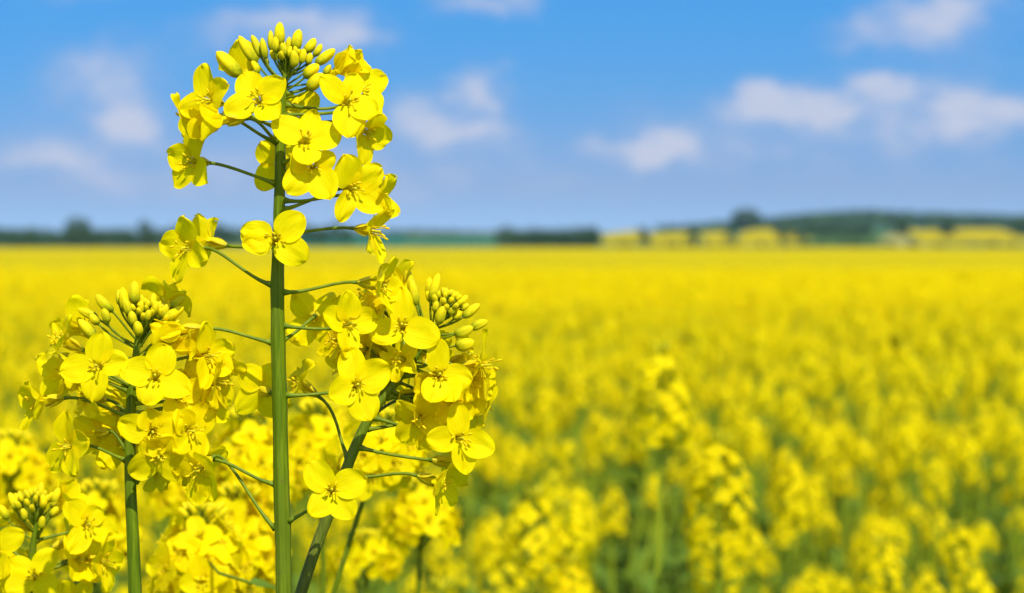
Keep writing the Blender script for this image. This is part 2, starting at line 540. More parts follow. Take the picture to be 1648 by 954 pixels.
def auto_buds(top, axis_dir, n, spread, seed, ln=(20, 36), wd=(9, 14)):
    """a dome of small young buds round a raceme tip, photo pixels"""
    rnd = random.Random(seed); out = []
    ax = Vector(axis_dir).normalized()
    for k in range(n):
        a = k * 2.39996; r = spread * math.sqrt((k + 0.5) / n)
        l = ln[0] + (ln[1] - ln[0]) * (r / spread) ** 1.2 * rnd.uniform(0.8, 1.1)
        w = wd[0] + (wd[1] - wd[0]) * (r / spread) * rnd.uniform(0.85, 1.1)
        x, y = frame_of(ax, Vector((0, 0, 1)))
        d = (ax + (x * math.cos(a) + y * math.sin(a)) * (0.75 * r / spread)).normalized()
        c = Vector((top[0], -top[1], 0)) + (x * math.cos(a) + y * math.sin(a)) * r + ax * (spread * 0.7 * (1 - (r / spread) ** 2))
        t = c + d * l
        out.append((c.x, -c.y, t.x, -t.y, w, c.z, t.z - c.z, top[0] - ax.x * 26, top[1] + ax.y * 26))
    return out

# ------------------------------------------------------------------ the four sharp racemes
MAIN = [(459, 112, 7), (457, 140, 11), (453, 175, 14.5), (451, 215, 16), (451, 262, 17.5), (450, 300, 17), (449, 340, 18.6), (448.5, 367, 18), (447, 425, 20), (446, 462, 22.5), (446.5, 500, 21.5), (447.5, 550, 23.8), (448.5, 600, 22.8), (450, 640, 25), (451, 690, 23.5), (452.5, 780, 25.5), (455, 850, 26.5), (455.5, 880, 24.8), (457, 975, 26)]
main_fl = [
    # cx, cy, dz, facing (right, up, viewer), stem height of the pedicel
    (421, 165, 58, -0.10, 0.28, 1.0, 178, dict(petals=[(122, 1.08), (38, 1.05), (206, 1.0), (318, .92)], spread=84)),
    (338, 163, 30, -0.55, 0.10, 0.80, 205, dict(petals=[(98, 1.05, 1.1), (25, 1.0), (200, 1.0), (285, 1.05)], spread=78)),
    (362, 199, 66, -0.86, -0.10, 0.34, 228, dict(petals=[(50, 1), (140, 1), (220, 1), (310, 1)], spread=34, fold=0.1, stam=True, scale=1.1, cup=.3)),
    (305, 190, -15, -0.95, -0.15, -0.05, 228, dict(spread=60)),
    (313, 262, 30, -0.62, 0.0, 0.80, 295, dict(petals=[(70, 1.15), (160, .9), (235, 1.0), (320, 1.0)], spread=72)),
    (497, 229, 62, 0.14, 0.42, 0.95, 262, dict(petals=[(150, 1.12, 1.1), (75, 1.0, .8), (12, 1.08, 1.1), (275, .9)], spread=82)),
    (564, 168, 56, 0.30, 0.22, 0.85, 186, dict(petals=[(140, 1.1, .95), (70, .95, .8), (330, 1.0), (268, 1.1, 1.15)], spread=76)),
    (580, 146, 8, 0.65, 0.45, 0.60, 168, dict(petals=[(110, 1.0), (25, 1.05), (200, .9), (295, 1.0)], spread=74)),
    (590, 214, 24, 0.75, -0.35, 0.55, 196, dict(petals=[(90, .9), (180, .9), (265, 1.05), (350, .9)], spread=62)),
    (545, 112, 0, 0.80, 0.45, 0.25, 150, dict(spread=40, fold=.2, stam=False)),
    (392, 108, -45, -0.35, 0.75, -0.4, (449, 160, -6), dict(spread=45)),
    (444, 262, -60, -0.10, 0.10, -1.0, 285, dict(petals=[45, 125, 215, 320], spread=86, L=46)),
    (470, 185, -48, 0.30, -0.05, -0.9, 208, dict(spread=80)),
    (507, 270, 54, 0.05, 0.0, 1.0, 279, dict(petals=[(228, 1.15, 1.1), (300, 1.15, 1.05), (25, .8, .8), (150, .7)], spread=70)),
    (570, 305, 36, 0.42, -0.05, 0.85, 337, dict(petals=[(112, 1.1, 1.1), (35, 1.05), (330, 1.1), (245, 1.05, .8)], spread=76)),
    (604, 318, 0, 0.92, -0.1, 0.15, 322, dict(spread=66)),
    (603, 372, 22, 0.86, -0.12, 0.48, 377, dict(petals=[(75, .95, .8), (170, .8), (225, 1.0, .9), (275, 1.1, .7)], spread=62, reach=1.25)),
    (449, 386, 62, 0.06, 0.10, 1.0, 404, dict(petals=[(170, 1.05, 1.15), (38, 1.12, 1.12), (322, 1.12, 1.12), (188, .95, .9)], spread=85)),
    (305, 400, 34, -0.60, -0.04, 0.80, 458, dict(petals=[(80, 1.0), (165, .85), (255, 1.05, .9), (340, .95)], spread=70, reach=1.2)),
    (331, 388, -28, -0.75, 0.15, -0.35, 396, dict(spread=66)),
    (611, 458, 8, 0.95, -0.10, 0.30, 470, dict(petals=[(85, 1.0), (170, .9), (260, 1.1), (350, .9)], spread=58)),
    (562, 521, 30, 0.55, 0.15, 0.75, 524, dict(petals=[(160, .9, .9), (95, 1.0), (10, 1.0), (265, 1.05)], spread=74)),
    (577, 618, 50, 0.25, 0.15, 0.95, 636, dict(petals=[(100, 1.1, 1.15), (28, 1.12, 1.15), (290, 1.1, 1.15), (200, .85)], spread=82)),
    (497, 512, -95, -0.15, -0.1, -1.0, 548, dict(spread=78)),
    (290, 530, 4, -0.97, -0.05, 0.05, 551, dict(spread=14, fold=.4, stam=False)),
    (324, 752, 22, -0.30, -0.30, 0.65, 851, dict(petals=[(258, 1.1, 1.0), (290, 1.0, .9), (160, .8), (40, .8)], spread=72, reach=1.2)),
    (300, 738, -30, -0.85, 0.05, -0.2, 779, dict(spread=70)),
    (539, 783, 68, 0.05, 0.18, 1.0, 838, dict(petals=[(132, 1.08), (20, 1.05), (235, 1.02, .9), (305, 1.0)], spread=84)),
    (415, 630, -62, -0.45, 0.1, -0.85, 668, dict(spread=80)),
]
TA = (459, 125)
main_bu = auto_buds((462, 98), (0, 1, .2), 15, 17, 4, (13, 20), (8, 11)) + [
    (388, 124, 350, 84, 25, 6, 6, 450, 176),
    (451, 75, 451, 36, 18, 4, 2, 460, 122), (437, 82, 435, 48, 12, -4, 0, 458, 126), (445, 86, 445, 61, 12, 16, 4, 459, 124),
    (415, 103, 386, 59, 18, 8, 6, 455, 148), (420, 92, 404, 55, 14, -6, -2, 456, 140), (428, 96, 422, 61, 12, 2, 2, 457, 134),
    (476, 82, 482, 47, 18, 2, 0, 463, 118), (489, 85, 507, 61, 16, -4, -2, 463, 118), (464, 83, 465, 58, 11, -8, 0, 461, 118),
    (461, 93, 456, 71, 13, 18, 6, 460, 120), (505, 91, 518, 71, 11, 2, 2, 464, 122), (508, 104, 540, 80, 17, 8, 2, 462, 136),
    (475, 112, 475, 84, 16, 26, 10, 461, 132), (491, 127, 515, 106, 19, 18, 6, 460, 146), (497, 147, 523, 121, 21, 24, 8, 459, 158),
    (418, 120, 407, 99, 12, 12, 3, 455, 150), (485, 104, 491, 80, 13, 14, 4, 462, 120), (496, 105, 501, 86, 12, 8, 4, 463, 124),
    (522, 121, 532, 104, 11, 2, 0, 461, 140), (478, 92, 476, 76, 9, 16, 6, 462, 116), (470, 96, 468, 80, 9, 20, 6, 461, 117),
    (429, 104, 424, 86, 9, -14, -2, 457, 138), (455, 84, 455, 64, 10, -14, -4, 460, 118),
]
hero('tallest rapeseed plant, upright ribbed stem whose crown of buds rises into the blue sky', MAIN, Z0, main_fl, main_bu, (0.015, 0.03),
     [(1.28, 0.6, .10), (1.12, 2.4, .13), (0.9, 4.4, .18), (0.65, 1.2, .22), (0.4, 3.4, .25)])

LEFT = [(222, 534, 7), (220, 560, 11), (217, 590, 13), (212, 625, 15.5), (209, 700, 17.5), (210, 790, 18.5), (214, 870, 20), (218, 975, 22)]
left_fl = [
    (166, 588, 56, -0.12, 0.22, 1.0, 618, dict(petals=[(84, 1.05), (190, 1.1), (12, .95), (268, 1.08)], spread=83)),
    (258, 604, 58, 0.10, 0.25, 0.95, 622, dict(petals=[(165, 1.08, 1.05), (72, 1.05, 1.05), (335, 1.12, 1.1), (250, .9)], spread=82)),
    (103, 546, 14, -0.80, 0.45, 0.40, 590, dict(petals=[(60, .9), (150, .9), (225, 1.0), (330, 1.0)], spread=74)),
    (96, 605, -32, -0.75, -0.1, -0.5, 628, dict(spread=76)),
    (70, 645, 20, -0.88, -0.12, 0.45, 669, dict(petals=[(70, .9), (160, .9), (245, 1.15, .8), (330, .9)], spread=48, reach=1.2)),
    (338, 572, 26, 0.75, 0.05, 0.62, 600, dict(petals=[(105, 1.1), (20, .95), (330, .9), (250, 1.05)], spread=76)),
    (352, 615, 4, 0.90, -0.15, 0.25, 640, dict(spread=70)),
    (300, 600, -12, 0.75, 0.2, -0.25, 620, dict(spread=64)),
    (285, 556, 10, 0.95, 0.05, 0.25, 582, dict(spread=10, fold=.45, stam=False)),
    (254, 692, 56, 0.15, -0.02, 1.0, 703, dict(petals=[(165, 1.0), (22, 1.0), (275, .75), (100, .75)], spread=80)),
    (311, 692, 34, 0.60, 0.0, 0.75, 680, dict(petals=[(42, 1.05, 1.15), (130, .8), (225, .9), (300, .9)], spread=78)),
    (262, 728, 50, 0.15, -0.45, 0.85, 740, dict(petals=[(215, 1.1, 1.0), (320, 1.15, 1.1), (60, .7), (130, .7)], spread=74)),
    (113, 717, 26, -0.60, 0.0, 0.75, 740, dict(petals=[(95, 1.05), (15, 1.05), (222, 1.05), (305, 1.0)], spread=77)),
    (178, 662, -55, -0.35, 0.05, -0.95, 690, dict(spread=82)),
    (184, 716, -48, -0.40, -0.2, -0.9, 760, dict(spread=80)),
    (290, 655, -40, 0.55, 0.05, -0.75, 668, dict(spread=80)),
    (128, 524, -30, -0.65, 0.55, -0.4, 580, dict(spread=66)),
    (318, 748, -6, 0.70, -0.35, 0.30, 776, dict(spread=66)),
    (262, 482, -40, 0.35, 0.7, -0.6, 556, dict(spread=60, L=44)),
]
left_fl += [
    (140, 640, -12, -0.6, 0.1, 0.35, 664, dict(spread=70, scale=.85)),
    (334, 652, -6, 0.8, 0.0, 0.45, 666, dict(spread=66, scale=.85)), (292, 640, 26, 0.45, 0.1, 0.8, 648, dict(spread=74, scale=.86)),
    (138, 596, -36, -0.6, 0.2, -0.4, 622, dict(spread=74, scale=.9)),
    (150, 700, -34, -0.5, -0.1, -0.4, 722, dict(spread=78, scale=.85)), (350, 590, -30, 0.7, 0.3, -0.2, 616, dict(spread=74, scale=.9)),
    (250, 760, -30, 0.5, -0.3, -0.5, 752, dict(spread=72, scale=.85)),
]
left_bu = [
    (184, 502, 158, 474, 17, 12, 6, 218, 545), (178, 520, 172, 496, 14, 26, 8, 219, 556), (204, 504, 198, 462, 16, 6, 2, 221, 538), (216, 490, 217, 452, 18, 2, 0, 222, 536),
    (192, 492, 190, 466, 12, -6, 0, 221, 540), (212, 508, 204, 480, 14, 18, 6, 221, 540), (220, 524, 217, 500, 15, 30, 8, 222, 545), (229, 540, 227, 516, 16, 34, 10, 221, 556),
    (158, 514, 124, 497, 15, -4, -2, 217, 560), (156, 544, 130, 514, 19, 14, 6, 215, 580), (160, 522, 146, 506, 14, 4, 2, 217, 560),
    (249, 512, 275, 488, 14, 6, 2, 224, 545), (264, 514, 298, 494, 17, 14, 4, 223, 552), (274, 498, 295, 477, 15, -4, 0, 225, 545), (243, 496, 248, 472, 12, 0, 0, 224, 540),
    (255, 528, 277, 520, 15, 22, 4, 222, 562), (258, 545, 296, 526, 18, 18, 4, 221, 572), (280, 536, 318, 524, 17, 6, 2, 221, 570), (250, 506, 256, 484, 11, 18, 6, 223, 548), (240, 516, 246, 498, 12, 28, 8, 223, 550),
    (228, 508, 230, 484, 10, 12, 4, 223, 540), (236, 502, 240, 482, 9, 8, 4, 223, 540), (230, 498, 226, 474, 10, -8, 0, 222, 538),
] + auto_buds((234, 508), (0, 1, .3), 20, 24, 5, (10, 18), (6, 10)) + auto_buds((262, 516), (.5, 1, .3), 10, 16, 6, (12, 20), (7, 10))
hero('shorter rapeseed raceme on a dark green stem, left of the tall sky-high stem', LEFT, Z0 + 0.004, left_fl, left_bu, (-0.01, 0.03),
     [(1.3, 1.6, .10), (1.1, 4.0, .14), (0.85, 5.6, .19), (0.5, 2.6, .23)])

RIGHT = [(693, 525, 7), (684, 548, 11), (672, 568, 12.5), (648, 600, 14.5), (612, 645, 15.5), (590, 680, 16), (567, 730, 17), (545, 790, 17.5), (520, 850, 18), (500, 905, 18.5), (476, 980, 19)]
right_fl = [
    (650, 523, 60, -0.05, 0.22, 1.0, 560, dict(petals=[(95, 1.15, .95), (205, 1.08), (338, 1.2, 1.1)], spread=84)),
    (708, 601, 55, 0.15, 0.15, 1.0, 590, dict(petals=[(92, 1.12, .85), (350, 1.05), (255, 1.0), (300, 1.0)], spread=80)),
    (778, 587, 14, 0.97, 0.02, 0.22, 560, dict(petals=[(88, 1.1, .7), (170, .8), (275, 1.15, .75), (350, .8)], spread=78, reach=1.3)),
    (756, 622, -32, 0.65, -0.25, -0.70, 590, dict(spread=82)),
    (741, 703, 44, 0.42, 0.05, 0.90, 672, dict(petals=[(100, 1.1, .95), (182, 1.05), (345, 1.1), (282, 1.12, .9)], spread=80, reach=1.35)),
    (706, 776, 24, 0.90, -0.30, 0.30, 764, dict(petals=[(75, 1.0), (160, 1.0), (250, 1.0), (330, 1.05)], spread=56)),
    (676, 672, 30, -0.05, -0.35, 0.75, 628, dict(petals=[(130, 1.0, .8), (60, .9), (330, 1.0, .8), (230, 1.0)], spread=68)),
    (690, 640, 10, 0.35, -0.2, 0.5, 615, dict(spread=72)),
    (648, 578, 30, -0.35, 0.2, 0.8, 590, dict(petals=[150, 40, 250, 320], spread=70, L=34, Wd=30)),
    (640, 465, -10, -0.55, 0.45, 0.5, 560, dict(spread=72)),
    (556, 560, 20, -0.75, 0.0, 0.45, 650, dict(spread=72)),
    (478, 620, -50, -0.65, 0.45, 0.3, 737, dict(spread=72)),
    (604, 545, -30, -0.55, 0.5, -0.4, 610, dict(spread=80)),
    (770, 655, -50, 0.75, -0.25, -0.4, 640, dict(spread=80)),
    (722, 745, -25, 0.60, -0.1, -0.5, 720, dict(spread=80)),
    (590, 480, -35, -0.6, 0.5, 0.2, 640, dict(spread=76)),
    (625, 590, -40, -0.3, 0.3, -0.8, 650, dict(spread=80)),
]
right_fl += [
    (602, 502, 12, -0.5, 0.4, 0.65, 606, dict(spread=72, scale=.85)), (584, 566, -16, -0.6, 0.2, 0.45, 644, dict(spread=74, scale=.85)),
    (690, 628, 10, 0.3, 0.1, 0.9, 632, dict(spread=74, scale=.82)), (728, 648, 16, 0.5, -0.1, 0.8, 636, dict(spread=72, scale=.84)),
    (748, 574, -20, 0.7, 0.3, 0.1, 580, dict(spread=70, scale=.86)), (704, 692, 4, 0.35, -0.25, 0.7, 690, dict(spread=70, scale=.82)),
    (540, 546, 10, -0.7, 0.1, 0.5, 650, dict(spread=70, scale=.82)), (622, 478, -14, -0.4, 0.6, 0.4, 590, dict(spread=74, scale=.85)),
    (690, 570, -24, 0.1, 0.3, -0.5, 590, dict(spread=76, scale=.9)), (662, 652, -30, 0.3, -0.1, 0.5, 664, dict(spread=72, scale=.84)),
    (764, 610, 6, 0.75, -0.2, 0.5, 604, dict(spread=66, scale=.82)),
]
right_bu = [
    (672, 482, 655, 432, 18, 0, 0, 690, 545), (671, 492, 662, 450, 16, 16, 4, 689, 550), (692, 478, 691, 446, 14, 2, 0, 694, 530), (694, 486, 706, 440, 17, 10, 2, 695, 532),
    (706, 522, 716, 492, 17, 26, 8, 692, 540), (744, 511, 772, 489, 16, 4, 0, 697, 530), (757, 529, 785, 516, 16, 4, 0, 695, 540), (731, 538, 762, 526, 19, 20, 4, 690, 552),
    (733, 556, 764, 550, 22, 22, 6, 684, 566), (738, 494, 752, 475, 11, 0, 0, 698, 524), (700, 502, 704, 484, 12, 20, 6, 695, 530), (722, 506, 737, 494, 12, 16, 6, 697, 528), (730, 514, 742, 500, 12, 10, 4, 697, 530),
] + auto_buds((718, 494), (.35, 1, .35), 22, 26, 8, (10, 20), (7, 11))
hero('leaning rapeseed raceme with a purplish slanting stem, right of the tall straight stem', RIGHT, Z0 + 0.012, right_fl, right_bu, (-0.09, 0.04),
     [(1.3, 3.4, .09), (1.05, 0.6, .14), (0.75, 2.2, .19), (0.45, 5.2, .23)], 'stem_purple')

CORNER = [(60, 836, 7), (56, 860, 10), (52, 890, 12), (50, 930, 14), (48, 985, 15)]
corner_fl = [
    (64, 922, 52, 0.0, 0.25, 1.0, 945, dict(petals=[(150, 1.1), (52, 1.1), (215, 1.05), (318, 1.05)], spread=84)),
    (0, 880, 40, -0.35, 0.1, 0.9, 905, dict(petals=[(30, 1.15), (120, 1.0), (210, 1.0), (290, 1.05)], spread=82)),
    (146, 842, 34, 0.45, 0.25, 0.85, 870, dict(petals=[(130, 1.15, 1.1), (345, 1.1, 1.1), (235, 1.1), (60, .7)], spread=82)),
    (168, 902, 14, 0.88, -0.12, 0.40, 915, dict(petals=[(100, 1.05), (180, .9), (275, 1.15), (350, .8)], spread=72, reach=1.2)),
    (108, 872, -30, 0.55, 0.2, -0.4, 900, dict(spread=76)),
    (98, 812, -20, 0.6, 0.6, 0.3, 870, dict(spread=30, fold=.3, stam=False)),
    (20, 925, -20, -0.6, 0.0, -0.6, 935, dict(spread=80)),
    (130, 900, 10, 0.6, 0.2, 0.6, 922, dict(spread=74)),
    (20, 835, -28, -0.6, 0.5, 0.1, 880, dict(spread=50)),
    (60, 985, 45, 0.2, -0.1, 1.0, 985, dict(spread=82)),
    (115, 965, 25, 0.75, -0.2, 0.6, 985, dict(spread=78)),
    (0, 965, 25, -0.75, -0.2, 0.6, 985, dict(spread=78)),
]
corner_bu = [
    (28, 822, 16, 792, 16, 4, 2, 57, 858), (36, 818, 30, 790, 14, -4, 0, 58, 850), (66, 808, 66, 776, 16, 0, 0, 60, 846), (72, 820, 72, 794, 14, 14, 4, 60, 848),
    (86, 812, 96, 784, 16, 2, 0, 60, 850), (44, 836, 40, 816, 14, 20, 4, 58, 858), (70, 850, 74, 828, 14, 22, 6, 57, 868), (14, 836, 0, 812, 16, 6, 2, 55, 870), (84, 830, 96, 814, 14, 14, 4, 58, 860),
] + auto_buds((56, 818), (0, 1, .2), 20, 28, 9, (11, 22), (7, 12))
hero('low rapeseed raceme in the bottom corner of the frame, only its flower head showing', CORNER, 0.79, corner_fl, corner_bu, (-0.01, 0.02),
     [(1.25, 1.2, .12), (0.9, 3.4, .18), (0.6, 5.4, .22)])

# ------------------------------------------------------------------ soft racemes close behind: flowers as one mesh each
SOFT = []
for k in range(6):
    b = MB(); rnd = random.Random(900 + k)
    for q in range(4):
        petal_mb(b, 48 * rnd.uniform(.9, 1.08), 45 * rnd.uniform(.88, 1.05), rnd.uniform(70, 92), rnd.uniform(0, .25), rnd.uniform(-10, 25), rnd.uniform(.3, .9), nseed(), R(45 + 90 * q + rnd.uniform(-14, 14)), 8, 6, 0, 0)
    calyx_mb(b, 950 + k, 1, 2); stamens_mb(b, 970 + k, 1, 3)
    SOFT.append(b.mesh('flower', [MAT['petal'], MAT['sepal'], MAT['pedicel'], MAT['anther']]))
BUDS = [bud_mesh(l, w, 40 + i) for i, (l, w) in enumerate(((34, 15), (28, 13), (22, 11), (16, 9)))]

def soft_plant(label, px, py, Z, length, nfl, seed, lean=0.0, stemw=14, foot=(0, 0), bare=0.0, group='soft racemes close behind the sharp stems'):
    """a whole raceme: buds on top, open flowers round the axis below; top at (px, py), length in flower units"""
    rnd = random.Random(seed)
    top = W(px, py, Z)
    ax = Vector((lean, rnd.uniform(-.05, .05), 1)).normalized()
    low = top - ax * (length + 60) * U
    base = Vector((low.x - lean * 0.9 + foot[0], low.y + foot[1], 0))
    plant = empty('rapeseed_plant', base); tag(plant, label, 'rapeseed plant', group)
    pts = [top - ax * 18 * U, top - ax * 60 * U, top - ax * length * 0.55 * U, low]
    add_stem(plant, pts, [5, 9, stemw * .85, stemw], ribs=0, sides=12, foot=base)
    for k in range(nfl):
        t = (k + 0.5) / nfl
        h = 62 + (length - 62) * t ** 0.9
        a = k * 2.39996 + rnd.uniform(-.3, .3)
        rad = Vector((math.cos(a), math.sin(a), 0))
        n = (rad + Vector((0, 0, 0.75 - 1.05 * t + rnd.uniform(-.2, .2)))).normalized()
        rr = (48 + 48 * min(t * 2.2, 1) + rnd.uniform(-8, 10))
        c = top - ax * h * U + rad * rr * U + Vector((0, 0, 1)) * 12 * U
        f = link('flower', SOFT[rnd.randrange(6)], plant)
        M = flower_matrix(c, n, rnd.uniform(0, 1.5), U * rnd.uniform(.92, 1.05))
        f.matrix_local = Matrix.Translation(-base) @ M
        Mi = M.inverted(); bs = M @ Vector((0, 0, -39))
        b = MB(); tube(b, [Mi @ p for p in pedicel_path(top - ax * (h + 34) * U, bs, n, .05)], 2.7, 6)
        link('pedicel', b.mesh('pedicel', [MAT['pedicel']]), f)
    nb = 14
    for k in range(nb):
        a = k * 2.39996; r = 34 * math.sqrt((k + .5) / nb)
        rad = Vector((math.cos(a), math.sin(a), 0))
        d = (ax + rad * (.9 * r / 34)).normalized()
        c = top + rad * r * U - ax * (18 + 22 * (r / 34) ** 2) * U
        o = link('bud', BUDS[max(0, 3 - int(4 * r / 35))], plant)
        M = flower_matrix(c, d, 0, U); o.matrix_local = Matrix.Translation(-base) @ M
        Mi = M.inverted()
        b = MB(); tube(b, [Mi @ p for p in pedicel_path(top - ax * 62 * U, c, d, 0)], 1.6, 5, 0)
        link('pedicel', b.mesh('pedicel', [MAT['pedicel']]), o)
    # bare pedicels lower down, where petals have fallen
    for h, az, ln in ((0.85, 1.0, .16), (0.65, 3.0, .2), (.4, 5.0, .22)):
        b = MB(); leaf_mb(b, ln, ln * .34, 0, nseed(), .45)
        o = link('leaf', b.mesh('leaf', [MAT['leaf']]), plant)
        o.location = stem_at(plant, h); o.rotation_euler = (R(35), 0, az + rnd.random())
    return plant

soft_specs = [
    ('shaded rapeseed raceme low between the two dark upright stems, its flowers hanging', 326, 806, 0.93, 230, 26, 21, .02, 15),
    ('soft rapeseed raceme behind the tall stem, filling the gap at its left side', 402, 650, 1.08, 260, 26, 22, .0, 14),
    ('soft rapeseed raceme low behind the foot of the tall stem', 385, 775, 1.06, 260, 30, 23, .03, 14),
    ('rapeseed plant with a thin pale slanting stalk behind the leaning raceme', 632, 655, 0.94, 170, 17, 24, .32, 11),
    ('soft rapeseed raceme under the leaning raceme, bright and out of focus', 682, 765, 1.22, 190, 22, 25, .05, 13),
    ('soft rapeseed raceme just behind the forked thin stalks beside the tall stem', 512, 640, 1.12, 250, 24, 26, -.03, 13),
    ('soft rapeseed raceme low behind the shorter left raceme', 160, 770, 1.15, 230, 24, 27, .04, 13),
    ('soft rapeseed raceme standing above the low corner flower head', 20, 690, 1.2, 230, 24, 28, -.02, 13),
    ('small round soft rapeseed head low between the leaning stem and the thin stalk', 590, 850, 1.3, 130, 14, 29, .0, 12),
    ('soft rapeseed head seen behind the petals of the shorter left raceme', 300, 690, 1.25, 240, 24, 30, .0, 13),
]
for s in soft_specs:
    soft_plant(*s)
# small dark leaf on a thin stalk near the foot of the tall stem
pl = [o for o in COL.objects if o.get('label', '').startswith('shaded rapeseed raceme low')][0]
b = MB()
a0, a1, a2 = pl.location + stem_at(pl, W(318, 912, .93).z), W(352, 922, .90), W(404, 938, .87)
tube(b, [p - pl.location for p in (a0, a1, a2)], 0.0006, 6)
link('leaf_stalk', b.mesh('leaf_stalk', [MAT['pedicel']]), pl)
b = MB(); leaf_mb(b, 0.0105, 0.0052, 0, 77, .25)
lf = link('leaf', b.mesh('leaf', [MAT['leaf']]), pl); lf.location = a2 - pl.location; lf.rotation_euler = (R(-5), R(25), R(-75))

# ------------------------------------------------------------------ field plants (quads only, numpy)
class QB:
    """quads with material indices: 0 petal, 1 stem, 2 bud, 3 leaf"""
    def __init__(self): self.q = []; self.m = []
    def quad(self, a, b, c, d, m): self.q.append((tuple(a), tuple(b), tuple(c), tuple(d))); self.m.append(m)
    def arr(self): return np.array(self.q, dtype=np.float32).reshape(-1, 4, 3), np.array(self.m, dtype=np.int32)

FM = [MAT['field_petal'], MAT['field_stem'], MAT['field_bud'], MAT['leaf']]

def np_mesh(name, Q, M, mats=FM, smooth=False):
    n = len(Q); me = bpy.data.meshes.new(name)
    me.vertices.add(n * 4); me.vertices.foreach_set('co', np.ascontiguousarray(Q, dtype=np.float32).ravel())
    me.loops.add(n * 4); me.loops.foreach_set('vertex_index', np.arange(n * 4, dtype=np.int32))
    me.polygons.add(n); me.polygons.foreach_set('loop_start', np.arange(0, n * 4, 4, dtype=np.int32))
    for m in mats: me.materials.append(m)
    me.polygons.foreach_set('material_index', np.ascontiguousarray(M, dtype=np.int32))
    me.update(calc_edges=True); me.validate()
    return me

def q_tube(qb, p0, p1, r0, r1, sides=4, m=1):
    p0 = Vector(p0); p1 = Vector(p1); x, y = frame_of((p1 - p0))
    for k in range(sides):
        a = 2 * math.pi * k / sides; b_ = 2 * math.pi * (k + 1) / sides
        u0 = x * math.cos(a) + y * math.sin(a); u1 = x * math.cos(b_) + y * math.sin(b_)
        qb.quad(p0 + u0 * r0, p0 + u1 * r0, p1 + u1 * r1, p1 + u0 * r1, m)

def q_flower(qb, c, n, s, rnd, lod):
    n = n.normalized(); x, y = frame_of(n); ro = rnd.uniform(0, 1.57)
    for k in range(4):
        a = ro + k * math.pi / 2 + rnd.uniform(-.2, .2)
        d = x * math.cos(a) + y * math.sin(a); w = n.cross(d)
        dr = rnd.uniform(-.25, .45)
        if lod == 0:
            p0 = c + d * s * .1; p1 = c + d * s * .62 + n * s * .04; p2 = c + d * s - n * s * dr * .6
            qb.quad(p0 - w * s * .12, p0 + w * s * .12, p1 + w * s * .48, p1 - w * s * .48, 0)
            qb.quad(p1 - w * s * .48, p1 + w * s * .48, p2 + w * s * .26, p2 - w * s * .26, 0)
        else:
            p0 = c; p1 = c + d * s - n * s * dr * .4
            qb.quad(p0 - w * s * .25, p0 + w * s * .25, p1 + w * s * .42, p1 - w * s * .42, 0)

def q_head(qb, top, ax, ln, nfl, rnd, lod):
    """raceme: buds at top, flowers below"""
    for k in range(nfl):
        t = (k + .5) / nfl; h = ln * (.12 + .88 * t)
        a = k * 2.39996 + rnd.uniform(-.4, .4)
        rad = Vector((math.cos(a), math.sin(a), 0))
        n = rad + Vector((0, 0, .9 - 1.1 * t + rnd.uniform(-.25, .25)))
        rr = .010 + .0155 * min(t * 2.2, 1) + rnd.uniform(-.002, .003)
        c = top - ax * h + rad * rr
        q_flower(qb, c, n, rnd.uniform(.0066, .0084) * (1.0 if lod == 0 else 1.15), rnd, lod)
        if lod == 0:
            q_tube(qb, top - ax * (h + .006), c, .0006, .0006, 3, 1)
    nb = 9 if lod == 0 else 3
    for k in range(nb):
        a = k * 2.39996; r = .006 * math.sqrt((k + .5) / nb)
        c = top + Vector((math.cos(a) * r, math.sin(a) * r, -.006))
        q_tube(qb, c, c + (ax + Vector((math.cos(a), math.sin(a), 0)) * .5) * .007, .0013, .0010, 4, 2)

def q_leaf(qb, p, az, ln, rnd, tilt=.5):
    d = Vector((math.cos(az), math.sin(az), 0)); w = Vector((-math.sin(az), math.cos(az), 0))
    prev = None
    for i in range(4):
        t = i / 3
        c = p + d * ln * t * .85 + Vector((0, 0, ln * (tilt * t - .75 * t * t)))
        hw = ln * .17 * (.5, 1.0, .8, .08)[i]
        cur = (c - w * hw + Vector((0, 0, hw * .3)), c + w * hw + Vector((0, 0, hw * .3)))
        if prev: qb.quad(prev[0], prev[1], cur[1], cur[0], 3)
        prev = cur

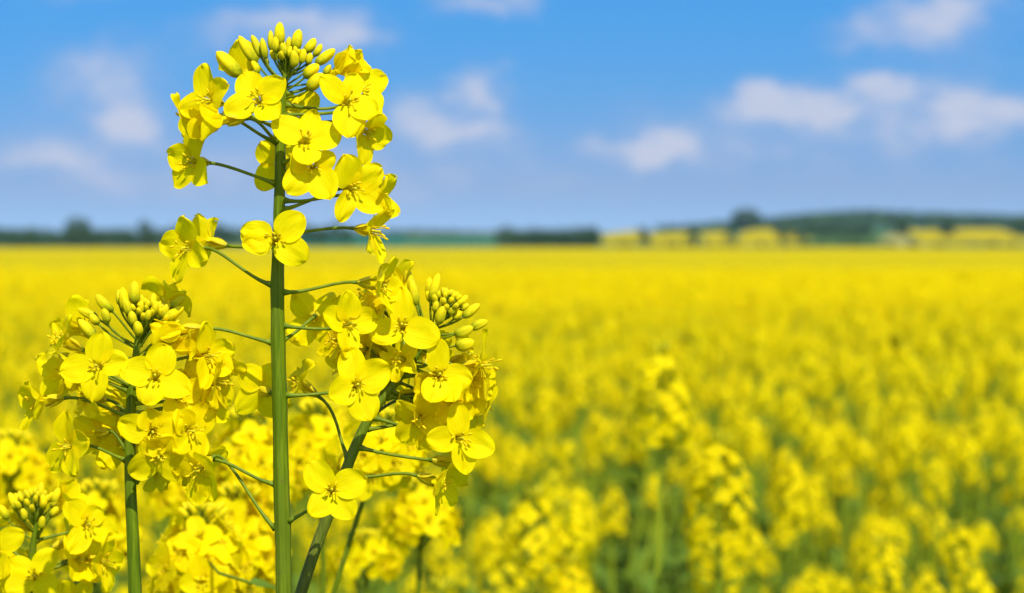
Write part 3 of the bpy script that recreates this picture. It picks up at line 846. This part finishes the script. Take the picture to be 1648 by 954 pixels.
def field_variant(seed, lod):
    """heads with tops near z = 0 (crop top), stalks reaching down to z = -1.25"""
    rnd = random.Random(seed)
    stem = QB(); heads = []; leaf = QB()
    nb = rnd.choice((1, 2, 2, 3))
    lean = Vector((rnd.uniform(-.05, .05), rnd.uniform(-.05, .05), 0))
    fork = Vector((0, 0, -.42)) - lean * .3
    q_tube(stem, (0, 0, -1.27), fork, .0055, .0035, 4 if lod else 5)
    for k in range(nb):
        a = k * 6.283 / nb + rnd.uniform(-.5, .5)
        out = 0 if k == 0 else rnd.uniform(.05, .12)
        tz = rnd.uniform(-.03, .03) if k == 0 else rnd.uniform(-.20, -.04)
        top = Vector((math.cos(a) * out, math.sin(a) * out, tz)) + lean
        ln = rnd.uniform(.05, .105) * (1.0 if k == 0 else .75); ax = (Vector((0, 0, 1)) + Vector((math.cos(a), math.sin(a), 0)) * out * 1.2).normalized()
        knee = top - ax * (ln + .05)
        st = fork - Vector((0, 0, 0.08 * k))
        q_tube(stem, st, knee, .0032, .0026, 4)
        q_tube(stem, knee, top - ax * .006, .0026, .0012, 4)
        hb = QB(); q_head(hb, top, ax, ln, int((38 if lod == 0 else 22) * ln / .07), rnd, lod); heads.append(hb)
        # young pods under the flowers
        for j in range(7 if lod == 0 else 3):
            aa = rnd.uniform(0, 6.28); p = top - ax * (ln + .01 + .008 * j)
            q_tube(stem, p, p + Vector((math.cos(aa) * .03, math.sin(aa) * .03, .016)), .0009, .0009, 3)
        q_leaf(leaf, knee - ax * .10, rnd.uniform(0, 6.28), rnd.uniform(.05, .09), rnd)
    for j in range(7 if lod == 0 else 4):
        z = -.40 - j * (.11 if lod == 0 else .16)
        q_leaf(leaf, Vector((0, 0, z)), j * 2.4 + rnd.random(), rnd.uniform(.11, .22), rnd)
    return stem, heads, leaf

NV = 10
V0 = []
for k in range(NV):
    st, hd, lf = field_variant(3000 + k, 0)
    V0.append((np_mesh('stem', *st.arr()), [np_mesh('flower_head', *h.arr()) for h in hd], np_mesh('foliage', *lf.arr())))
V1 = []
for k in range(NV):
    st, hd, lf = field_variant(4000 + k, 1)
    a = [st.arr()] + [h.arr() for h in hd] + [lf.arr()]
    V1.append((np.concatenate([q for q, m in a]), np.concatenate([m for q, m in a])))

CROP = 1.24
def make_field_plant(k, loc, h, rz, label, group):
    root = empty('rapeseed_plant', loc); tag(root, label, 'rapeseed plant', group)
    root.rotation_euler.z = rz
    st, hd, lf = V0[k]
    for nm, me in [('stem', st)] + [('flower_head', m) for m in hd] + [('foliage', lf)]:
        o = link(nm, me, root); o.location.z = h
    return root

# distinct single plants at the front of the field
lone = [
    ('tall soft rapeseed head standing out of the field, upper of two tall ones', 1050, 585, 1.95, 2, .4),
    ('tall soft rapeseed head with drooping flowers, lower of two tall ones in the field', 1160, 665, 1.85, 5, 2.0),
    ('bright blurred rapeseed head at the bottom edge right of the leaning raceme', 785, 838, 1.95, 1, .6),
    ('bright blurred rapeseed head at the bottom edge near the middle of the frame', 925, 855, 2.1, 3, 1.2),
    ('blurred rapeseed head low at the bottom edge beneath the tall drooping one', 1180, 850, 2.35, 4, 1.9),
    ('blurred rapeseed head on its own at the bottom edge, left of the last one', 1405, 885, 2.5, 7, 2.9),
    ('blurred rapeseed head at the bottom edge nearest the right corner', 1548, 905, 2.6, 8, 0.2),
    ('small blurred rapeseed head close to the bottom edge under the leaning raceme', 705, 895, 1.6, 6, 0.9),
    ('blurred rapeseed head beside the corner flower head', 90, 745, 1.6, 9, 0.9),
]
FREE = []
for lab, px, py, Z, k, rz in lone:
    p = W(px, py, Z)
    make_field_plant(k, (p.x, p.y, 0), p.z, rz, lab, None)
    FREE.append((p.x, p.y))

# the field: jittered grid of plants inside a wedge a little wider than the view
spots = []
cell = 0.185
ny = int(13 / cell)
for j in range(ny):
    y = 1.95 + j * cell
    half = y * 0.30 + 0.35
    nx = int(2 * half / cell)
    for i in range(nx):
        x = -half + (i + .5) * cell + RNG.uniform(-.06, .06)
        yy = y + RNG.uniform(-.06, .06)
        if RNG.random() > min(max(.30 + (yy - 2.0) * .16, .30), 1): continue
        if min((x - a) ** 2 + (yy - c) ** 2 for a, c in FREE) < .09 ** 2: continue
        spots.append((yy, x))
# nearest first among those inside the view
def inview(s): return abs(s[1]) < s[0] * 0.222
near = sorted([s for s in spots if inview(s)])[:290]
ns = set(near)
FIELD_LABEL = 'blurred yellow rapeseed plant in the front rows of the field behind the sharp stems'
for (y, x) in near:
    h = CROP + RNG.normal(0, .05) - (.05 if y < 2.3 else 0)
    make_field_plant(int(RNG.integers(NV)), (x, y, 0), h, RNG.uniform(0, 6.28), FIELD_LABEL, 'rapeseed plants in the front rows of the field')

allQ = []; allM = []
for s in spots:
    if s in ns: continue
    y, x = s
    Q, M = V1[int(RNG.integers(NV))]
    a = RNG.uniform(0, 6.28); c, sn = math.cos(a), math.sin(a)
    Rm = np.array(((c, -sn, 0), (sn, c, 0), (0, 0, 1)), dtype=np.float32)
    h = CROP + RNG.normal(0, .045)
    allQ.append(Q @ Rm.T + np.array((x, y, h), dtype=np.float32)); allM.append(M)

# farther rows: looser sprays of petals on a crop surface
def spray(seed, n, r, hgt, size):
    rnd = random.Random(seed); qb = QB()
    for k in range(n):
        a = rnd.uniform(0, 6.28); rr = r * math.sqrt(rnd.random())
        p = Vector((rr * math.cos(a), rr * math.sin(a), -hgt * rnd.random()))
        nrm = Vector((rnd.uniform(-1, 1), rnd.uniform(-1, 1), rnd.uniform(0, 1))).normalized()
        x, y = frame_of(nrm); s = size * rnd.uniform(.7, 1.2)
        qb.quad(p - x * s - y * s, p + x * s - y * s, p + x * s + y * s, p - x * s + y * s, 0)
    for k in range(max(2, n // 5)):
        a = rnd.uniform(0, 6.28); rr = r * rnd.random()
        p = Vector((rr * math.cos(a), rr * math.sin(a), -hgt))
        q_tube(qb, p - Vector((0, 0, .5)), p + Vector((0, 0, hgt * .6)), size * .25, size * .2, 3, 1)
    return qb.arr()
SP = [spray(70 + k, 22, .035, .085, .0085) for k in range(8)]
y = 14.9
while y < 34:
    step = .105 + (y - 15) * .004
    half = y * .25 + .3
    nx = int(2 * half / step)
    for i in range(nx):
        Q, M = SP[int(RNG.integers(8))]
        sc = 1.0 + (step - .105) * 5
        off = np.array((-half + (i + .5) * step + RNG.uniform(-.05, .05), y + RNG.uniform(-.06, .06), CROP - .01 + RNG.normal(0, .035)), dtype=np.float32)
        allQ.append(Q * sc + off); allM.append(M)
    y += step
Q = np.concatenate(allQ); M = np.concatenate(allM)
print('crop quads', len(Q))

# the crop surface carries on to the far edge of the field
FIELD_END = 330.0
def canopy_color(nt):
    g = nd(nt, 'ShaderNodeNewGeometry')
    n = noise_n(nt, 9.0, g.outputs['Position'], 3.0, .6)
    c = ramp(nt, n, [(0.30, (0.28, 0.26, 0.004)), (0.45, (0.48, 0.37, 0.001)), (0.66, (0.56, 0.44, 0.001))])
    n2 = noise_n(nt, .06, g.outputs['Position'], 2.0, .5)
    return mixc(nt, math_n(nt, 'MULTIPLY', n2, .3), c, (0.56, 0.45, 0.002))
MAT['canopy'] = leafy('flowering_crop', canopy_color, 0.25, .9, .02)
ys = list(np.arange(13.5, 40, .45)) + list(np.geomspace(40, FIELD_END, 110))
cq = []
rows = []
for yv in ys:
    half = yv * .34 + 2
    xs = np.linspace(-half, half, 150)
    zz = np.array([CROP - .10 + .05 * noise.noise(Vector((xx * 2.1, yv * 2.1, 0))) + .03 * noise.noise(Vector((xx * .5, yv * .5, 5))) for xx in xs])
    if yv < 34: zz -= .06
    rows.append(np.stack([xs, np.full_like(xs, yv), zz], 1))
rows[-1][:, 2] = 0
G = np.array(rows, dtype=np.float32)
cq = np.stack([G[:-1, :-1], G[:-1, 1:], G[1:, 1:], G[1:, :-1]], 2).reshape(-1, 4, 3)
Q = np.concatenate([Q, cq]); M = np.concatenate([M, np.full(len(cq), 4, dtype=np.int32)])
crop = link('rapeseed_crop', np_mesh('rapeseed_crop', Q, M, FM + [MAT['canopy']]))
tag(crop, 'yellow flowering rapeseed field running back to the horizon, soft and out of focus', 'rapeseed crop', None, 'stuff')

# ------------------------------------------------------------------ ground and far land
def bump1(t): return math.exp(-t * t)
def sstep(a, b, x):
    t = min(max((x - a) / (b - a), 0), 1); return t * t * (3 - 2 * t)
def terrain(x, y):
    if y < 600: return 0.0
    # swell with the far yellow fields, rising to the right
    h = 8.8 * sstep(760, 1250, y) * (.55 * sstep(-190, -110, x) + .45 * sstep(-60, 90, x - (y - 1000) * .05)) * (1 - .6 * sstep(1300, 1700, y))
    h += 9.0 * sstep(900, 1500, y) * sstep(40, -260, x) * .6
    # wooded hill on the right, low ridge to the left
    h += sstep(1500, 2300, y) * (4.5 * bump1((x - 318 * y / 2200) / (90 * y / 2200)) + 12 * sstep(90, 330, x * 2200 / y)) + 5 * sstep(1500, 2400, y)
    return h + 6 * sstep(2500, 4500, y)
gx = np.concatenate([-np.geomspace(2600, 3, 60), np.linspace(-2.5, 2.5, 5), np.geomspace(3, 2600, 60)])
gy = np.concatenate([np.linspace(-400, -2, 8), np.linspace(0, 40, 12), np.geomspace(46, 6000, 130)])
V = [(x, y, terrain(x, y)) for y in gy for x in gx]; nxg = len(gx)
F = [(j * nxg + i, j * nxg + i + 1, (j + 1) * nxg + i + 1, (j + 1) * nxg + i) for j in range(len(gy) - 1) for i in range(nxg - 1)]
def ground_color(nt):
    g = nd(nt, 'ShaderNodeNewGeometry')
    n = noise_n(nt, 4.0, g.outputs['Position'], 5.0)
    near_c = ramp(nt, n, [(0.35, (0.040, 0.055, 0.012)), (0.65, (0.07, 0.10, 0.02))])
    s = nd(nt, 'ShaderNodeSeparateXYZ'); nt.links.new(g.outputs['Position'], s.inputs[0])
    n2 = noise_n(nt, .004, g.outputs['Position'], 2.0)
    far_c = ramp(nt, n2, [(0.4, (0.035, 0.085, 0.03)), (0.6, (0.05, 0.11, 0.035))])
    f = math_n(nt, 'MULTIPLY_ADD', s.outputs[1], 1 / 100, -4.5, clamp=True)
    return mixc(nt, f, near_c, far_c)
MAT['ground'] = leafy('soil_and_grass', ground_color, 0, .9, .1)
b = MB(); b.add(V, F); g = link('ground', b.mesh('ground', [MAT['ground']])); g['kind'] = 'structure'

def patch(name, mat, p0, p1, near, far0, far1, lift=.7, s0=0.0, s1=0.0):
    """a far field draped on the land, as thick as its crop; its back edge runs askew from far0 to far1, its sides lean by s0 and s1"""
    nx, ny = 22, 14; V = []; F = []
    for j in range(ny + 1):
        for i in range(nx + 1):
            u = i / nx; w = j / ny
            fy = far0 + (far1 - far0) * u + 45 * noise.noise(Vector((p0 * .1 + u * 3.0, 3.3, 0)))
            ny_ = near + 25 * noise.noise(Vector((p0 * .1 + u * 3.0, 9.3, 0)))
            y = ny_ + (fy - ny_) * w
            x = X(p0 + (p1 - p0) * u + (s0 + (s1 - s0) * u) * w + 4 * noise.noise(Vector((p0, w * 2.5 + u * 7, 1))), 1050)
            x *= 1 + (y - 1050) * .0007
            edge = i in (0, nx) or j in (0, ny)
            V.append((x, y, terrain(x, y) + (-.3 if edge else lift)))
    for j in range(ny):
        for i in range(nx):
            a = j * (nx + 1) + i; F.append((a, a + 1, a + nx + 2, a + nx + 1))
    b = MB(); b.add(V, F); o = link(name, b.mesh(name, [mat])); o['kind'] = 'structure'
    return o
def simple(c1, c2, sc):
    def f(nt):
        g = nd(nt, 'ShaderNodeNewGeometry')
        return ramp(nt, noise_n(nt, sc, g.outputs['Position'], 3.0), [(0.35, c1), (0.65, c2)])
    return f
MAT['far_yellow'] = leafy('far_flowering_field', simple((0.22, 0.18, 0.003), (0.40, 0.31, 0.001), .03), 0, 1.0, 0.0)
MAT['far_pale'] = leafy('far_pale_field', simple((0.18, 0.17, 0.04), (0.26, 0.23, 0.05), .03), 0, .9, .05)
MAT['far_teal'] = leafy('far_cereal_field', simple((0.010, 0.085, 0.042), (0.014, 0.10, 0.050), .03), 0, .9, .05)
MAT['far_green'] = leafy('far_pasture', simple((0.03, 0.07, 0.012), (0.06, 0.10, 0.012), .03), 0, .9, .05)
def X(px, d): return (px - CX) / FPX * d
patch('far_field', MAT['far_yellow'], 962, 1036, 900, 1090, 1200, .9, 5, 0)
patch('far_field', MAT['far_yellow'], 1037, 1116, 860, 1060, 1120, .9, 0, 6)
patch('far_field', MAT['far_yellow'], 1119, 1172, 850, 1080, 1110, .9, 8, 4)
patch('far_field', MAT['far_yellow'], 1170, 1300, 880, 1030, 1330, .9, 12, -28)
patch('far_field', MAT['far_green'], 1262, 1400, 830, 1060, 1040, .9, 4, 30)
patch('far_field', MAT['far_pale'], 1362, 1452, 830, 850, 1140, .9, 12, 4)
patch('far_field', MAT['far_yellow'], 1455, 1524, 880, 1120, 1200, .9, 6, 2)
patch('far_field', MAT['far_yellow'], 1520, 1640, 890, 1150, 1300, .9, 14, -8)
patch('far_field', MAT['far_teal'], 470, 812, 800, 1190, 1110, .6, 0, -14)
patch('far_field', MAT['far_pale'], 640, 860, 1200, 1420, 1380, .6, 20, -20)

# trees of the far hedges: trunk, limbs and a crown of leaf clumps
def tree_color(nt):
    g = nd(nt, 'ShaderNodeNewGeometry')
    c = ramp(nt, noise_n(nt, .5, g.outputs['Position'], 3.0), [(0.35, (0.026, 0.062, 0.012)), (0.65, (0.055, 0.11, 0.022))])
    return c
MAT['crown'] = leafy('tree_leaves', tree_color, .25, .6, .2)
MAT['bark'] = leafy('bark', simple((0.06, 0.045, 0.03), (0.10, 0.08, 0.06), 2), 0, .9, .1)
TV = []
def clump_quads(qb, c, r, n, s, rnd):
    for k in range(n):
        d = Vector((rnd.gauss(0, 1), rnd.gauss(0, 1), rnd.gauss(0, 1))).normalized()
        p = c + d * r * rnd.uniform(.55, 1.05)
        nn = (d + Vector((rnd.uniform(-.6, .6), rnd.uniform(-.6, .6), rnd.uniform(-.3, .8)))).normalized()
        x, y = frame_of(nn); q = s * rnd.uniform(.6, 1.3)
        qb.quad(p - x * q, p - y * q * .7, p + x * q, p + y * q * .7, 0)
for k in range(6):
    rnd = random.Random(1500 + k)
    tr = MB(); cr = QB()
    tube(tr, [(0, 0, -.5), (0.1, 0, 2), (.15, .1, 4.5), (.1, .1, 8)], [.35, .28, .22, .08], 7)
    wide = (1.0, .85, 1.15, .7, 1.3, .95)[k]
    for j in range(11):
        a = j * 2.4; t = j / 10
        rr = wide * 2.9 * math.sin(math.pi * (.18 + .72 * t)) * rnd.uniform(.6, 1.0)
        c = Vector((math.cos(a) * rr, math.sin(a) * rr, 2.3 + 7.6 * t))
        tube(tr, [(0.1, 0, c.z - 1.6), c * .6 + Vector((0, 0, c.z * .35)), c], [.12, .07, .03], 5)
        clump_quads(cr, c, rnd.uniform(1.3, 2.1) * (wide * .4 + .6), 70, .42, rnd)
    q, m = cr.arr()
    TV.append((tr.mesh('trunk', [MAT['bark']]), np_mesh('crown', q, m, [MAT['crown']])))
ti = [0]
def tree(px, d, hpx, wide, label, group, top=None):
    """px: photo column, hpx: height in pixels at distance d"""
    x = X(px, d); hm = hpx * d / FPX
    root = empty('tree', (x, d, terrain(x, d))); tag(root, label, 'tree', group)
    k = ti[0] % 6; ti[0] += 1
    s = hm / 11.0
    root.rotation_euler.z = random.uniform(0, 6.28)
    for nm, me in (('trunk', TV[k][0]), ('crown', TV[k][1])):
        o = link(nm, me, root); o.scale = (s * wide, s * wide, s)
    return root
rnd = random.Random(5)
for px in range(-30, 300, 13):
    tree(px + rnd.uniform(-4, 4), 760 + rnd.uniform(-25, 25), rnd.uniform(27, 36), 1.35, 'low grey green tree in the far hedge left of the tall stem', 'trees of the far left hedge')
tree(118, 750, 52, 1.0, 'tall grey green tree rising from the far left hedge, above the shorter left raceme', None)
tree(138, 756, 50, 1.0, 'second tall grey green tree close beside the tallest in the far left hedge', None)
tree(232, 752, 46, 1.0, 'tall grey green tree alone in the far left hedge, nearest the tall stem', None)
for px in range(300, 560, 16):
    tree(px + rnd.uniform(-5, 5), 900 + rnd.uniform(-30, 30), rnd.uniform(26, 38), 1.3, 'small hazy tree in the far hedge directly behind the tall stem', 'hazy trees behind the tall stem')
for px in (700, 714, 728, 742):
    tree(px, 1500, rnd.uniform(12, 17), 1.5, 'tiny hazy tree of the clump on the far ridge beyond the teal field', 'clump of trees on the ridge beyond the teal field')
for px in range(815, 965, 11):
    tree(px + rnd.uniform(-3, 3), 720 + rnd.uniform(-15, 15), rnd.uniform(29, 38), 1.35, 'dark green tree in the hedge between the teal field and the far yellow fields', 'trees of the dark middle hedge')
for px in (1033, 1115, 1174, 1264):
    for q in range(5):
        tree(px + rnd.uniform(-8, 8), 860 + q * 55, rnd.uniform(10, 15), 1.7, 'small dark tree standing between two far yellow fields', 'trees between the far yellow fields')
rnd2 = random.Random(31)
for k in range(44):                              # the low ragged hedge along the foot of the far fields
    px = 962 + k * 15.6 + rnd2.uniform(-6, 6)
    if rnd2.random() < .12: continue
    tree(px, 735 + rnd2.uniform(-20, 20), rnd2.uniform(7, 14), rnd2.uniform(1.6, 2.4), 'low dark bush in the ragged hedge at the foot of the far yellow fields', 'bushes at the foot of the far yellow fields')
for px, h in ((1186, 34), (1200, 38), (1214, 34)):
    tree(px, 1330, h, 1.3, 'dark tree of the tall clump on the skyline above the far yellow fields', 'tall clump on the skyline')
for px in range(1250, 1400, 7):
    tree(px, 1060 + rnd.uniform(-150, 60), rnd.uniform(13, 24), 1.5, 'green tree of the copse on the slope right of the far yellow fields', 'trees of the copse on the slope')
for px in (1448, 1455, 1520, 1528, 1636, 1644, 1652):
    tree(px, 1010, rnd.uniform(24, 34), 1.2, 'dark tree beside the pale and yellow far fields near the right edge', 'trees near the right edge')

# far woods on the ridge: one mass
qb_all = []; 
rnd = random.Random(9)
wq = QB()
for k in range(900):
    d = rnd.uniform(1900, 2500); px = rnd.uniform(1060, 1750) if k < 650 else rnd.uniform(-120, 900)
    x = X(px, d); z = terrain(x, d)
    if k >= 650: d += 700; x = X(px, d); z = terrain(x, d)
    for j in range(3):
        clump_quads(wq, Vector((x + rnd.uniform(-4, 4), d, z + 2 + j * 2.2)), 3.8, 9, 2.4, rnd)
q, m = wq.arr()
wd = link('woodland', np_mesh('woodland', q, m, [MAT['crown']]))
tag(wd, 'dark bluish woodland covering the far ridges along the horizon', 'woodland', None, 'stuff')

# the air itself
b = MB()
hx, y0, y1, z0, z1 = 3200, -450, 6300, -1.5, 75
b.add([(-hx, y0, z0), (hx, y0, z0), (hx, y1, z0), (-hx, y1, z0), (-hx, y0, z1), (hx, y0, z1), (hx, y1, z1), (-hx, y1, z1)],
      [(0, 3, 2, 1), (4, 5, 6, 7), (0, 1, 5, 4), (1, 2, 6, 5), (2, 3, 7, 6), (3, 0, 4, 7)])
mh, nt = new_mat('haze'); mo = nd(nt, 'ShaderNodeOutputMaterial'); pv = nd(nt, 'ShaderNodeVolumePrincipled')
pv.inputs['Density'].default_value = 0.00005; pv.inputs['Color'].default_value = (.45, .72, 1, 1); pv.inputs['Anisotropy'].default_value = 0
nt.links.new(pv.outputs[0], mo.inputs['Volume'])
hz = link('haze', b.mesh('haze', [mh], False)); tag(hz, 'thin blue haze that fades the far woods and hills', 'haze', None, 'stuff')

# ------------------------------------------------------------------ sky, clouds, sun
SUN_EL, SUN_AZ = R(50), R(162)                  # azimuth clockwise from +Y
wld = bpy.data.worlds.new('World'); scn.world = wld; wld.use_nodes = True
nt = wld.node_tree; nt.nodes.clear()
sky = nd(nt, 'ShaderNodeTexSky'); sky.sky_type = 'NISHITA'; sky.sun_disc = False
sky.sun_elevation = SUN_EL; sky.sun_rotation = SUN_AZ; sky.altitude = 100
sky.air_density = 1.0; sky.dust_density = 0.5; sky.ozone_density = 2.0
tc = nd(nt, 'ShaderNodeTexCoord').outputs['Generated']
# the clear air of the photograph: the deep blue reaches far down towards the horizon
mpv = nd(nt, 'ShaderNodeMapping'); mpv.vector_type = 'POINT'
mpv.inputs['Location'].default_value = (0, 0, .16); mpv.inputs['Scale'].default_value = (1, 1, 3.2)
nt.links.new(tc, mpv.inputs['Vector'])
nrm = nd(nt, 'ShaderNodeVectorMath'); nrm.operation = 'NORMALIZE'; nt.links.new(mpv.outputs[0], nrm.inputs[0])
nt.links.new(nrm.outputs[0], sky.inputs['Vector'])
sp = nd(nt, 'ShaderNodeSeparateXYZ'); nt.links.new(tc, sp.inputs[0])
yy = math_n(nt, 'MAXIMUM', sp.outputs[1], 0.02)
su = math_n(nt, 'DIVIDE', sp.outputs[0], yy)    # sideways and upward slope of the view ray
sv = math_n(nt, 'DIVIDE', sp.outputs[2], yy)
cb = nd(nt, 'ShaderNodeCombineXYZ'); nt.links.new(su, cb.inputs[0]); nt.links.new(math_n(nt, 'MULTIPLY', sv, 1.6), cb.inputs[1])
n1 = noise_n(nt, 26.0, cb.outputs[0], 4.0, .55)
n2 = noise_n(nt, 11.0, cb.outputs[0], 3.0, .5)
wn = nd(nt, 'ShaderNodeTexNoise'); wn.inputs['Scale'].default_value = 34.0; wn.inputs['Detail'].default_value = 4.0; wn.inputs['Roughness'].default_value = .6
nt.links.new(cb.outputs[0], wn.inputs['Vector'])
ws = nd(nt, 'ShaderNodeSeparateColor'); nt.links.new(wn.outputs['Color'], ws.inputs[0])
su = math_n(nt, 'MULTIPLY_ADD', math_n(nt, 'SUBTRACT', ws.outputs[0], .5), .050, su)
sv0 = sv; sv = math_n(nt, 'MULTIPLY_ADD', math_n(nt, 'SUBTRACT', ws.outputs[1], .5), .026, sv)
def cloud(px, py, rx, ry, amp):
    u0 = (px - CX) / FPX; v0 = (CY - py) / FPX - math.tan(PITCH)
    rx *= 1.1; ry *= 1.12
    a = math_n(nt, 'MULTIPLY_ADD', su, FPX / rx, -u0 * FPX / rx)
    c = math_n(nt, 'MULTIPLY_ADD', sv, FPX / ry, -v0 * FPX / ry)
    d = math_n(nt, 'ADD', math_n(nt, 'MULTIPLY', a, a), math_n(nt, 'MULTIPLY', c, c))
    return math_n(nt, 'MULTIPLY', math_n(nt, 'POWER', 2.718, math_n(nt, 'MULTIPLY', d, -1.0)), amp)
tot = None
for c in [(440, 45, 140, 45, 1.0), (560, 60, 60, 26, .5), (790, 2, 90, 22, 1.0), (765, 140, 55, 30, 1.1), (745, 205, 75, 28, 1.0), (655, 170, 40, 25, .6), (205, 200, 45, 28, .75), (170, 120, 90, 45, .55),
          (60, 262, 110, 28, .5), (1040, 237, 62, 26, 1.25), (1225, 162, 75, 26, 1.05), (1410, 148, 55, 20, .95), (1360, 185, 60, 22, .6), (1530, 188, 75, 30, .9), (1420, 55, 110, 26, .75), (1520, 12, 90, 28, .9),
          (640, 240, 220, 55, .45), (1310, 195, 280, 60, .62), (150, 190, 240, 80, .5), (1560, 90, 160, 60, .35), (900, 300, 600, 45, .42), (1520, 270, 130, 40, .35), (1230, 250, 50, 22, .3), (300, 290, 300, 50, .3), (110, 0, 80, 14, .5), (1640, 185, 50, 30, .6), (960, 230, 40, 16, .4)]:
    f = cloud(*c); tot = f if tot is None else math_n(nt, 'ADD', tot, f)
dens = math_n(nt, 'MULTIPLY', tot, math_n(nt, 'MULTIPLY_ADD', n1, 2.2, -.05))
dens = math_n(nt, 'ADD', dens, math_n(nt, 'MULTIPLY', math_n(nt, 'SUBTRACT', n2, .45), .6))
mr = nd(nt, 'ShaderNodeMapRange'); mr.interpolation_type = 'SMOOTHSTEP'
mr.inputs['From Min'].default_value = .12; mr.inputs['From Max'].default_value = 1.45
nt.links.new(dens, mr.inputs['Value'])
air = ramp(nt, math_n(nt, 'MULTIPLY', sv0, 2.0, clamp=True), [(.048, (.71, .715, .76)), (.142, (.48, .98, 1.19)), (.20, (.40, 1.10, 1.42)), (.9, (1.9, 2.0, 1.95))])  # last stop brightens the unseen sky overhead, added fill to soften petal shadows
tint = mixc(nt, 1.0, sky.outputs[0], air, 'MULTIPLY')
ccol = ramp(nt, mr.outputs[0], [(.15, (.275, .31, .44)), (.9, (.44, .43, .485))])
cg = nd(nt, 'ShaderNodeVectorMath'); cg.operation = 'SCALE'; cg.inputs['Scale'].default_value = 9.6; nt.links.new(ccol, cg.inputs[0])
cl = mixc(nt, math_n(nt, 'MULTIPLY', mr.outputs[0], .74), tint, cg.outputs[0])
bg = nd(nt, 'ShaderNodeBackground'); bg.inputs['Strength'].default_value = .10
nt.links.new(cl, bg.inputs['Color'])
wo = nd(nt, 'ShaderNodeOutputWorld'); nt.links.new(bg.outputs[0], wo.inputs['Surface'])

sun = bpy.data.lights.new('sun', 'SUN'); sun.energy = 4.2; sun.angle = R(.5); sun.color = (1.0, .95, .86)
so = bpy.data.objects.new('sun', sun); COL.objects.link(so)
sd = Vector((math.sin(SUN_AZ) * math.cos(SUN_EL), math.cos(SUN_AZ) * math.cos(SUN_EL), math.sin(SUN_EL)))
so.rotation_euler = sd.to_track_quat('Z', 'Y').to_euler(); so.location = (2, -3, 6)

# ------------------------------------------------------------------ render settings
vs = scn.view_settings
scn.display_settings.display_device = 'sRGB'
vs.view_transform = 'Standard'; vs.look = 'None'; vs.exposure = 0.70; vs.gamma = 1.0; vs.use_curve_mapping = False
scn.render.engine = 'CYCLES'
cy = scn.cycles
cy.use_denoising = True
try: cy.denoiser = 'OPENIMAGEDENOISE'
except Exception: pass
cy.max_bounces = 12; cy.diffuse_bounces = 9; cy.transmission_bounces = 9; cy.glossy_bounces = 2; cy.transparent_max_bounces = 4
cy.caustics_reflective = False; cy.caustics_refractive = False
